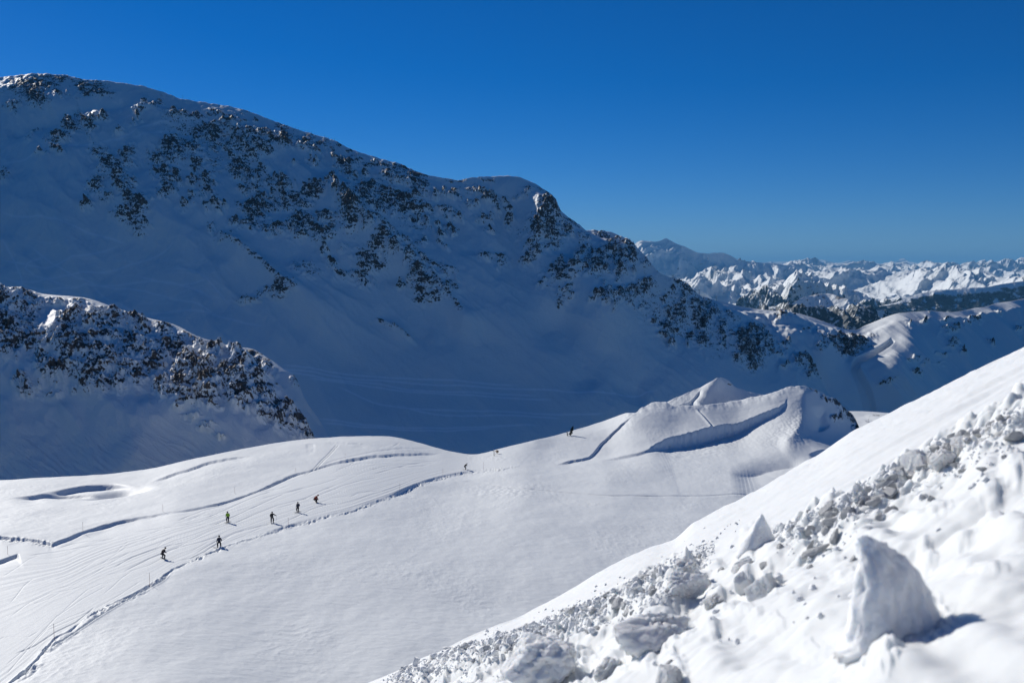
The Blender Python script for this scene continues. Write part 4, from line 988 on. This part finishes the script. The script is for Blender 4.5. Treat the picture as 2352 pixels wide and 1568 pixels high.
M_pole2 = plain("ski_pole_grey", (0.06, 0.06, 0.065), 0.35, 0.6); M_poleo = plain("ski_pole_orange", (0.55, 0.22, 0.05), 0.4)
def ski_pole(R, hand, foot, mat, label):
    bm = bmesh.new(); h = Vector(hand); f = Vector(foot); tube(bm, [h + (h - f).normalized() * .04, f], [.009, .006], 6)
    o = bm_obj("ski_pole", bm, mat); o.matrix_world = R
    bm = bmesh.new(); tube(bm, [h + (h - f).normalized() * .07, h - (h - f).normalized() * .07], .016, 8); bm_obj("grip", bm, M_black, o)
    bm = bmesh.new(); c = f.lerp(h, .07); d = (h - f).normalized(); tube(bm, [c, c + d * .01], [.045, .03], 12); bm_obj("basket", bm, M_black, o)
    tag(o, label, "ski pole")
def cloth(name, c):
    m, n, l, b = new_mat(name); b.inputs["Roughness"].default_value = .75
    t = n.new("ShaderNodeTexNoise"); t.inputs["Scale"].default_value = 9; t.inputs["Detail"].default_value = 4
    r = n.new("ShaderNodeMix"); r.data_type = 'RGBA'; r.inputs[6].default_value = (*[k * .7 for k in c], 1); r.inputs[7].default_value = (*[min(1, k * 1.25) for k in c], 1)
    tc = n.new("ShaderNodeTexCoord"); l.new(tc.outputs["Object"], t.inputs["Vector"]); l.new(t.outputs[0], r.inputs[0]); l.new(r.outputs[2], b.inputs["Base Color"])
    bp = n.new("ShaderNodeBump"); bp.inputs["Distance"].default_value = .02; l.new(t.outputs[0], bp.inputs["Height"]); l.new(bp.outputs[0], b.inputs["Normal"])
    return m
C_black = cloth("black_cloth", (.014, .014, .016)); C_brown = cloth("brown_cloth", (.05, .035, .035)); C_green = cloth("green_cloth", (.22, .42, .015))
C_navy = cloth("navy_cloth", (.012, .018, .045)); C_blue = cloth("blue_cloth", (.02, .14, .38)); C_red = cloth("red_cloth", (.22, .025, .012)); C_grey = cloth("grey_cloth", (.35, .35, .37))
# 1 lowest left, bent forward, wide stance
who = "the snowboarder in brown, lowest on the run at left"
e, R, L, A = person(375, 1283, 30, -35, ((-.30, .02, 0), (.28, -.06, 0)), (-.05, -.20, .78), (.0, .10, 1.20), ((-.34, .10, .80), (.30, .28, .85)), C_brown, C_black, M_black,
    "person in a brown jacket bending forward, legs apart, lowest on the run", head_fwd=.10)
snowboard(R, L, C_black, who)
# 2 blue and black jacket
who = "the person in a black and blue jacket"
e, R, L, A = person(503, 1258, 31, 20, ((-.20, .06, 0), (.20, -.04, 0)), (.0, -.10, .86), (.02, .02, 1.30), ((-.30, -.02, .86), (.32, .20, .90)), C_navy, C_black, M_black,
    "person in a black jacket with bright blue lower half by the run's lower edge", hem=C_blue)
snowboard(R, L, C_black, who)
# 3 green
who = "the person in the lime green jacket"
e, R, L, A = person(524, 1199, 27, 178, ((-.13, .03, 0), (.12, 0, 0)), (0, -.03, .92), (0, .03, 1.36), ((-.26, .10, .92), (.26, .10, .92)), C_green, C_navy, M_black,
    "person in a lime green jacket and dark blue trousers standing upright on the run")
ski_pair(R, L, C_black, -8, who)
# 4 black with arm out
who = "the skier in black holding one arm out"
e, R, L, A = person(625, 1200, 27, 205, ((-.17, .02, 0), (.15, 0, 0)), (0, -.03, .90), (0, .04, 1.34), ((-.55, .32, 1.12), (.24, .02, .90)), C_black, C_black, M_black,
    "person all in black holding one arm out, a ski pole hanging from it")
ski_pair(R, L, C_black, -14, who)
ski_pole(R, A[0][1] + Vector((-.05, .06, 0)), (-.66, .25, .02), M_pole2, "thin ski pole hanging from the outstretched hand of the skier in black")
# 5 dark top, pale hem
who = "the slim skier with a pale band below a dark jacket"
e, R, L, A = person(685, 1177, 25, 165, ((-.13, .02, 0), (.16, -.02, 0)), (.02, -.03, .93), (-.01, .0, 1.36), ((-.22, .15, 1.05), (.36, -.02, .84)), C_navy, C_black, M_black,
    "person in a dark jacket with a pale grey hem, upright, holding a short pole back", hem=C_grey)
ski_pair(R, L, C_black, -8, who)
ski_pole(R, A[1][1] + Vector((.01, .02, -.02)), (.50, -.35, .42), M_pole2, "short dark ski pole held back by the skier with the pale grey hem")
# 6 red, crouching
who = "the crouching person in dark red"
e, R, L, A = person(727, 1153, 26, -60, ((-.30, .0, 0), (.30, -.10, 0)), (-.02, -.36, .52), (.02, .02, .88), ((-.25, .30, .50), (.30, .22, .42)), C_red, C_black, C_red,
    "person in a dark red jacket crouching low, rightmost of the group on the run", head_fwd=.10)
snowboard(R, L, C_black, who)
# 7 far, leaning forward
who = "the small distant skier in black near the dip in the crest"
e, R, L, A = person(1069, 1078, 17.5, -75, ((-.10, .05, 0), (.10, 0, 0)), (0, -.20, .80), (0, .18, 1.20), ((-.22, .45, 1.0), (.22, .45, 1.0)), C_black, C_black, M_black,
    "small distant person all in black leaning forward on skis near the dip in the crest", head_fwd=.08)
ski_pair(R, L, C_black, 0, who)

# ---------------------------------------------------------------- post and snow gun at the dip, tree on the crest
p = on_field(1135, 1046)
s = 12.5 / FV * p.y / 1.0
e = empty("sign_post", p); tag(e, "dark post with a short crossbar standing at the dip in the white crest", "post")
bm = bmesh.new(); tube(bm, [(0, 0, -.3), (0, 0, s)], [.10, .08], 10); bm_obj("post", bm, plain("dark_wood", (.04, .025, .03), .8), e)
bm = bmesh.new(); box(bm, Vector((-.25, 0, s - .06)), (.62, .07, .12)); bm_obj("crossbar", bm, plain("dark_board", (.03, .03, .035), .7), e, False)
M_tan = plain("tan_paint", (.30, .20, .12), .6)
p2 = on_field(1141, 1042)
e = empty("snow_gun", p2, math.radians(40)); tag(e, "small tan snow gun drum on short legs just right of the dark post", "snow gun")
bm = bmesh.new(); tube(bm, [(0, -.5, .85), (0, -.3, .85), (0, .3, .88), (0, .5, .9)], [.32, .38, .36, .26], 16); bm_obj("drum", bm, M_tan, e)
for a in (0, 2.1, 4.2):
    bm = bmesh.new(); tube(bm, [(0, 0, .6), (.5 * math.cos(a), .5 * math.sin(a), -.1)], .04, 6); bm_obj("leg", bm, plain("tan_leg", (.12, .10, .09), .6), e)
M_bark = plain("bark", (.05, .035, .03), .9)
def needle_mat():
    m, n, l, b = new_mat("needles"); b.inputs["Roughness"].default_value = .8
    g = n.new("ShaderNodeTexCoord"); t = n.new("ShaderNodeTexNoise"); t.inputs["Scale"].default_value = 3; l.new(g.outputs["Object"], t.inputs["Vector"])
    r = n.new("ShaderNodeValToRGB"); r.color_ramp.elements[0].color = (.008, .014, .008, 1); r.color_ramp.elements[1].color = (.035, .05, .022, 1); l.new(t.outputs[0], r.inputs[0]); l.new(r.outputs[0], b.inputs["Base Color"])
    return m
M_need = needle_mat()
def tree(vx, vy, hpx, lean, seed, label, dens=1.0, name="pine_tree", wid=.30):
    rn = random.Random(seed); p = on_field(vx, vy); h = hpx / FV * p.y
    e = empty(name, p); tag(e, label, "tree" if name == "pine_tree" else "bush")
    bm = bmesh.new(); tube(bm, [(0, 0, -.3), (lean * .3 * h, 0, .35 * h), (lean * h, 0, .95 * h)], [.06 * h, .035 * h, .008 * h], 8)
    for k in range(16):
        z = rn.uniform(.15, .85) * h; a = rn.uniform(0, 6.28); r = wid * h * (1.15 - z / h)
        tube(bm, [(lean * z, 0, z), (lean * z + r * math.cos(a), r * math.sin(a), z + r * .35)], [.012 * h, .004 * h], 5)
    bm_obj("trunk", bm, M_bark, e)
    bm = bmesh.new()
    for k in range(int(1500 * dens)):
        z = (rn.random()**.8) * .92 * h + .08 * h; a = rn.uniform(0, 6.28)
        lob = .6 + .4 * math.sin(a * 2 + z / h * 9 + seed) * math.sin(z / h * 17 + seed)
        r = wid * h * (1.12 - z / h)**.8 * lob * rn.random()**.5
        c = Vector((lean * z + r * math.cos(a), r * math.sin(a), z)); s_ = .045 * h * rn.uniform(.6, 1.3)
        d = Vector((math.cos(a), math.sin(a), rn.uniform(-.2, .7))).normalized(); q = d.cross(Vector((rn.gauss(0, 1), rn.gauss(0, 1), rn.gauss(0, 1)))).normalized()
        vs = [bm.verts.new(c + d * s_ * u + q * s_ * .35 * w) for u, w in ((-1, -.4), (1, 0), (.3, 1), (-.8, .6))]
        bm.faces.new(vs)
    bm_obj("crown", bm, M_need, e, False)
tree(1309, 1000, 22, .32, 4, "small dark ragged pine leaning right on the crest of the white slope", wid=.34)
tree(1303.5, 1000.5, 10, -.15, 8, "tiny dark dead bush at the left foot of the leaning pine on the crest", .5, "bush", .30)

# ---------------------------------------------------------------- posts and masts on the mountain skyline
mpx, mpy = project(PC[16:18]); M_post = plain("weathered_post", (.03, .028, .03), .9)
def on_crest(vx):
    i = int(np.argmin(abs(mpx[0] - vx))); return Vector(PC[16][i].tolist())
pm = None; rn = random.Random(2)
for vx in [420, 458] + [640 + 7.5 * k + rn.uniform(-2, 2) for k in range(18)]:
    h = 6 if vx < 430 else rn.uniform(1.6, 3.2)
    bm = bmesh.new() if pm is None else None
    if pm is None: tube(bm, [(0, 0, -.4), (0, 0, 1)], .10, 6); pm = bm_obj("fence_post", bm, M_post); o = pm
    else: o = pm.copy(); col.objects.link(o)
    o.location = on_crest(vx) + Vector((0, 0, -.1)); o.scale = (1.3, 1.3, h)
    if vx < 430: tag(o, "lone taller mast standing on the left part of the mountain skyline", "mast"); o.name = "mast"
    elif vx < 470: tag(o, "single short post on the skyline right of the lone mast", "post")
    else: tag(o, "tiny avalanche fence post in the row along the mountain skyline", "post", "fence posts along the mountain skyline")
for k, (vx, hp, lab) in enumerate(((1606, 12, "upper of the two thin lift masts on the shoulder in front of the sunlit valley"), (1645, 11, "lower of the two thin lift masts on the shoulder in front of the sunlit valley"))):
    b = on_crest(vx); h = hp / FV * b.y
    e = empty("lift_mast", b); tag(e, lab, "lift mast")
    bm = bmesh.new(); tube(bm, [(0, 0, -1), (0, 0, h)], [.30, .20], 8); bm_obj("pole", bm, M_post, e)
    bm = bmesh.new(); tube(bm, [(-1.6, 0, h * .93), (1.6, 0, h * .93)], .14, 6); bm_obj("crossarm", bm, M_post, e)

# ---------------------------------------------------------------- blocks and lumps of snow
mB = snow_mat("block_snow", [(5.0, 0.035, 5), (30.0, 0.008, 4)], sss=0.02, base=(0.90, 0.91, 0.91))
mK = snow_mat("chunk_snow", [(12.0, 0.02, 4), (50.0, 0.006, 3)], base=(0.92, 0.93, 0.93))
def chunk_mesh(name, seed, planes=11, rough=.05, sub=4, squash=(1, 1, 1), soft=0.04, mat=None):
    rn = np.random.RandomState(seed)
    bm = bmesh.new(); bmesh.ops.create_icosphere(bm, subdivisions=sub, radius=1)
    n = rn.normal(size=(planes, 3)); n /= np.linalg.norm(n, axis=1, keepdims=True); h = rn.uniform(.55, 1.0, planes)
    for v in bm.verts:
        d = np.array(v.co); dd = n @ d
        t = np.where(dd > .05, h / np.maximum(dd, .05), 9.0)
        r = -soft * 1.0 * math.log(np.exp(-np.minimum(t, 2.2) / (soft * 1.0)).sum())
        q = d * 2.3 + seed * 3.7
        r += rough * (float(perlin(q[0], q[1] + q[2] * .7, seed)) + .5 * float(perlin(q[2] * 2.6, q[0] * 2.6 + q[1], seed + 1)) + .35 * float(perlin(q[1] * 6, q[2] * 6 + q[0] * 3, seed + 2)) + (.2 * float(perlin(q[1] * 13 + q[0] * 5, q[2] * 13, seed + 3)) if sub > 4 else 0))
        v.co = Vector(d * max(r, .3)) * 1.0
        v.co.x *= squash[0]; v.co.y *= squash[1]; v.co.z *= squash[2]
    me = bpy.data.meshes.new(name); bm.to_mesh(me); bm.free()
    me.polygons.foreach_set("use_smooth", np.ones(len(me.polygons), bool)); me.materials.append(mat or mB)
    return me
protos = [chunk_mesh("snow_chunk", 20 + k, 9 + k % 6, .10 + .05 * (k % 3), 3, (1, 1, 1), .09, mK) for k in range(9)]
fn_ = np.array([-0.45, 0.30, 0.84])
rnd = random.Random(17)
SN = Vector((-0.45, 0.28, 0.85)).normalized()
sn_ = np.array(SN)
def put_chunk(me, vx, vy, size_px, sink=.25, rot=None, name="snow_chunk", sc=(1, 1, 1)):
    p = on_slope(vx, vy); s = size_px * 0.5 / FV * p.y
    o = bpy.data.objects.new(name, me); col.objects.link(o)
    fl = rnd.uniform(.5, .85)
    o.location = p + SN * (s * (1 - 2 * sink) * .8 * fl); o.scale = (s * sc[0], s * sc[1] * rnd.uniform(.8, 1.1), s * fl)
    o.rotation_euler = (Vector((0, 0, 1)).rotation_difference(SN).to_matrix() @ Matrix.Rotation(rnd.uniform(0, 6.28), 3, 'Z') @ Matrix.Rotation(rnd.uniform(-.3, .3), 3, 'X')).to_euler()
    return o
band_y = lambda x: float(curve(band, x))
GRP = "snow chunks scattered over the near slope"
cnt = 0; small = []
def scatter(n, x0, x1, yo, smin, smax, power=2.2, big=True):
    global cnt
    for _ in range(n):
        x = rnd.uniform(x0, x1); y = band_y(x) + yo()
        if y > 1590 or x > 2380: continue
        s = smin + (smax - smin) * rnd.random()**power
        (small.append((s, x, y)))
scatter(420, 1860, 2340, lambda: abs(rnd.gauss(0, 38)) + rnd.uniform(-4, 14), 5, 34, 2.6)
scatter(260, 1780, 2060, lambda: abs(rnd.gauss(0, 14)) - 2, 4, 18, 2.0)
scatter(520, 1180, 1620, lambda: abs(rnd.gauss(0, 40)) - 3, 4, 24, 2.4)
scatter(420, 900, 1340, lambda: abs(rnd.gauss(0, 30)) - 4, 4, 24, 2.4)
scatter(90, 1000, 1700, lambda: -abs(rnd.gauss(0, 14)) - 2, 2.5, 8, 1.6)
scatter(70, 1500, 2350, lambda: rnd.uniform(30, 260), 6, 22, 2.2)
small.sort(reverse=True)
for s, x, y in small[:270]:
    o = put_chunk(protos[rnd.randrange(9)], x, y, s * 1.08, rnd.uniform(.34, .56), sc=(1, 1, rnd.uniform(.6, 1)))
    zone = "upper right debris pile" if (x > 1850 and y < band_y(x) + 110) else "thin debris line left of the upper pile" if x > 1770 and y < band_y(x) + 60 else "open churned snow" if x > 1640 else "middle debris patch" if x > 1320 else "lower left debris patch"
    size = "big" if s > 19 else "middling" if s > 12 else "small"
    tag(o, "%s rough white snow chunk in the %s" % (size, zone), "snow chunk", GRP)
V = []; F = []; off = 0
pv_ = []
for me in [chunk_mesh("c", 60 + k, 9, .06, 2) for k in range(5)]:
    co = np.zeros(len(me.vertices) * 3); me.vertices.foreach_get("co", co); fi = np.array([list(f.vertices) for f in me.polygons]); pv_.append((co.reshape(-1, 3), fi)); bpy.data.meshes.remove(me)
crumbs = list(small[270:])
for _ in range(3000):
    x = rnd.choice([rnd.uniform(880, 1640), rnd.uniform(880, 1640), rnd.uniform(1780, 2352)]); y = band_y(x) + abs(rnd.gauss(0, 38)) - 3
    if y < 1590: crumbs.append((rnd.uniform(1.6, 5.5), x, y))
cp = np.array([(c[1], c[2]) for c in crumbs])
# quick lookup of slope points on a coarse screen grid
key = {}
fx_, fy_ = pj
ii = np.arange(fx_.size).reshape(fx_.shape)
sel = (fx_ > 800) & (fx_ < 2400) & (fy_ > 780) & (fy_ < 1620)
gx_ = (fx_[sel] / 3).astype(int); gy_ = (fy_[sel] / 3).astype(int)
for a, b, c in zip(gx_.tolist(), gy_.tolist(), ii[sel].tolist()): key[(a, b)] = c
fl = fsub.reshape(-1, 3)
for s, x, y in crumbs:
    k = key.get((int(x / 3), int(y / 3)))
    if k is None: continue
    p = fl[k]; r = s * .5 / FV * p[1]
    co, fi = pv_[rnd.randrange(5)]
    q = np.array(Matrix.Rotation(rnd.uniform(0, 6.28), 3, 'Z') @ Matrix.Rotation(rnd.uniform(0, 6.28), 3, 'X'))
    V.append(co @ q.T * r + p + sn_ * r * rnd.uniform(-.1, .4)); F.append(fi + off); off += len(co)
V = np.concatenate(V); F = np.concatenate(F)
me = bpy.data.meshes.new("snow_crumbs"); me.from_pydata(V.tolist(), [], F.tolist()); me.materials.append(mK)
me.polygons.foreach_set("use_smooth", np.ones(len(me.polygons), bool))
tag(link("snow_crumbs", me), "fine white snow crumbs strewn through the debris of the near slope", "snow crumbs", None, 'stuff')

# the larger blocks, each its own shape
def block(seed, vx, vy, w, h, label, planes=10, rot=(0, 0, 0), sink=.2, rough=.06, soft=.06, dep=1.0):
    me = chunk_mesh("snow_block", seed, planes + 3, rough * 1.7 + .03, 5, (1, 1, 1), soft * .8)
    p = on_slope(vx, vy); k = 1 / FV * p.y
    o = link("snow_block", me); sx, sz_ = w * k / 2 / .8, h * k / 2 / .8
    o.scale = (sx, sx * dep, sz_); o.rotation_euler = tuple(math.radians(a) for a in rot)
    o.location = p + (Vector((0, 0, .6)) + SN * .4) * sz_ * .8 * (1 - 2 * sink)
    if seed in (104, 105, 106, 107, 109, 110, 116, 117, 120, 121, 122, 123):
        o.rotation_euler = (Vector((0, 0, 1)).rotation_difference(SN).to_matrix() @ Matrix.Rotation(math.radians(rot[2]), 3, 'Z')).to_euler()
    tag(o, label, "snow block")
    return o
block(101, 1276, 1560, 140, 112, "rounded fist shaped snow block with shaded underside near the bottom edge of the photo", 12, (0, -8, 20), .05, .09, .09)
block(102, 1576, 1322, 52, 46, "knobbly snow clod at the top of the left debris patch", 12, (0, 0, 40), .15, .14, .04)
block(103, 1566, 1368, 62, 66, "smooth squarish snow block with a hollow shaded face just below the knobbly clod", 9, (0, 0, 0), .15, .05, .08)
block(104, 1706, 1305, 46, 34, "low shaded snow wedge, directly below the standing wedge shaped block", 8, (0, 10, 0), .3, .05, .05)
block(105, 1712, 1355, 36, 42, "pointed shaded snow lump directly below the low wedge", 8, (0, 0, 30), .3, .05, .05)
block(106, 1768, 1352, 50, 50, "pale tilted snow slab right of the pointed shaded lump", 7, (15, 0, 60), .35, .04, .05)
block(109, 1500, 1462, 150, 92, "long half buried snow slab with a shaded hollow, up right of the fist shaped block", 10, (0, -30, -15), .32, .08, .09, .8)
block(110, 1545, 1568, 60, 60, "snow lump with a dark side just right of the fist shaped block", 8, (0, 0, 60), .3, .06, .06)
block(111, 2160, 1075, 44, 44, "large cracked snow block in the thick of the upper debris pile", 8, (0, 0, 10), .15, .08, .03)
block(112, 2112, 1100, 40, 40, "upright snow block at the left front of the upper debris pile", 8, (0, 20, 10), .1, .08, .03)
block(113, 2215, 1040, 52, 46, "broad leaning snow slab at the top right of the upper debris pile", 7, (0, -30, 10), .1, .05, .03)
block(114, 1984, 1160, 34, 34, "rough snow ball at the left end of the upper debris pile", 11, (0, 0, 10), .1, .10, .03)
block(115, 2030, 1150, 34, 30, "rounded snow ball right of the rough one in the upper debris pile", 11, (0, 0, 70), .1, .08, .04)

# the standing wedge and the big leaning block: lofted from outlines
def loft(name, rings, label, sub=2, vx=0, vy=0, rz=0, noise=.02, cat="snow block"):
    """rings: list of (z, cx, cy, rx, ry, rot, squareness) in pixel-sized units at the block's own distance"""
    p = on_slope(vx, vy); k = 1 / FV * p.y; n = 40
    bm = bmesh.new(); R_ = []
    for z, cx, cy, rx, ry, rot, sq in rings:
        ring = []
        for i in range(n):
            t = 2 * math.pi * i / n; c, s = math.cos(t), math.sin(t)
            m_ = (abs(c)**sq + abs(s)**sq)**(-1 / sq)
            x, y = rx * c * m_, ry * s * m_; a = math.radians(rot)
            ring.append(bm.verts.new(((cx + x * math.cos(a) - y * math.sin(a)) * k, (cy + x * math.sin(a) + y * math.cos(a)) * k, z * k)))
        R_.append(ring)
    for a, b in zip(R_[:-1], R_[1:]):
        for i in range(n): bm.faces.new((a[i], a[(i + 1) % n], b[(i + 1) % n], b[i]))
    bm.faces.new(R_[-1]); bm.faces.new(R_[0][::-1])
    bmesh.ops.subdivide_edges(bm, edges=bm.edges[:], cuts=1, smooth=1.0, use_grid_fill=True)
    bm.normal_update()
    for v in bm.verts:
        q = v.co / k / 30
        v.co += v.normal * k * 30 * noise * (float(perlin(q.x + q.y, q.z * 1.2 + q.y, 3)) * 2 + float(perlin(q.x * 3 + q.y * 2, q.z * 3, 5)) + .6 * float(perlin(q.x * 8, q.z * 8 + q.y * 5, 6)))
    o = bm_obj(name, bm, mB); o.location = p; o.rotation_euler = (0, 0, math.radians(rz))
    tag(o, label, cat); return o
loft("snow_block", [(-30, 0, 0, 50, 34, 0, 2.4), (0, 2, 0, 42, 27, 0, 2.6), (22, 5, 4, 30, 20, 0, 2.6), (44, 8, 8, 17, 13, 0, 2.4), (60, 9, 10, 9, 8, 0, 2.2), (68, 9, 11, 4, 4, 0, 2), (70, 9, 11, 1, 1, 0, 2)],
     "standing wedge shaped snow block with a rough right edge, alone left of the debris pile", vx=1742, vy=1250, noise=.05)
loft("snow_block", [(-70, -5, 10, 150, 80, -12, 2.3), (-20, -14, 6, 126, 70, 22, 2.4), (20, -21, 8, 112, 66, 22, 2.6), (70, -26, 14, 100, 58, 22, 2.8), (120, -30, 22, 84, 48, 22, 2.8), (160, -42, 30, 66, 38, 20, 2.6), (186, -58, 38, 48, 29, 15, 2.4), (202, -70, 42, 34, 22, 10, 2.2), (214, -78, 44, 20, 14, 0, 2), (220, -80, 44, 8, 6, 0, 2)],
     "largest snow block, leaning to a pointed tip, with a broad blue shaded face", vx=2078, vy=1455, noise=.21)

block(121, 1640, 1385, 44, 30, "low soft snow lump right of the squarish block", 9, (0, 0, 10), .35, .1, .1)
block(123, 1400, 1545, 70, 44, "rough snow slab between the fist shaped block and the dark sided lump", 9, (0, 0, 60), .3, .1, .06)

# ================================================================== air
HZ = [(-62000, 62000), (-60, 92000), (-700, 900)]
vs = [(x, y, z) for x in HZ[0] for y in HZ[1] for z in HZ[2]]
fs = [(0, 1, 3, 2), (4, 6, 7, 5), (0, 4, 5, 1), (2, 3, 7, 6), (0, 2, 6, 4), (1, 5, 7, 3)]
me = bpy.data.meshes.new("haze"); me.from_pydata(vs, [], fs)
hm = bpy.data.materials.new("haze"); hm.use_nodes = True
hn = hm.node_tree; hn.nodes.remove(hn.nodes["Principled BSDF"])
pv = hn.nodes.new("ShaderNodeVolumePrincipled")
pv.inputs["Color"].default_value = (0.20, 0.58, 1.0, 1)
pv.inputs["Density"].default_value = 2.4e-5
pv.inputs["Anisotropy"].default_value = 0.0
hn.links.new(pv.outputs[0], hn.nodes["Material Output"].inputs["Volume"])
tag(link("haze", me, hm), kind='stuff')
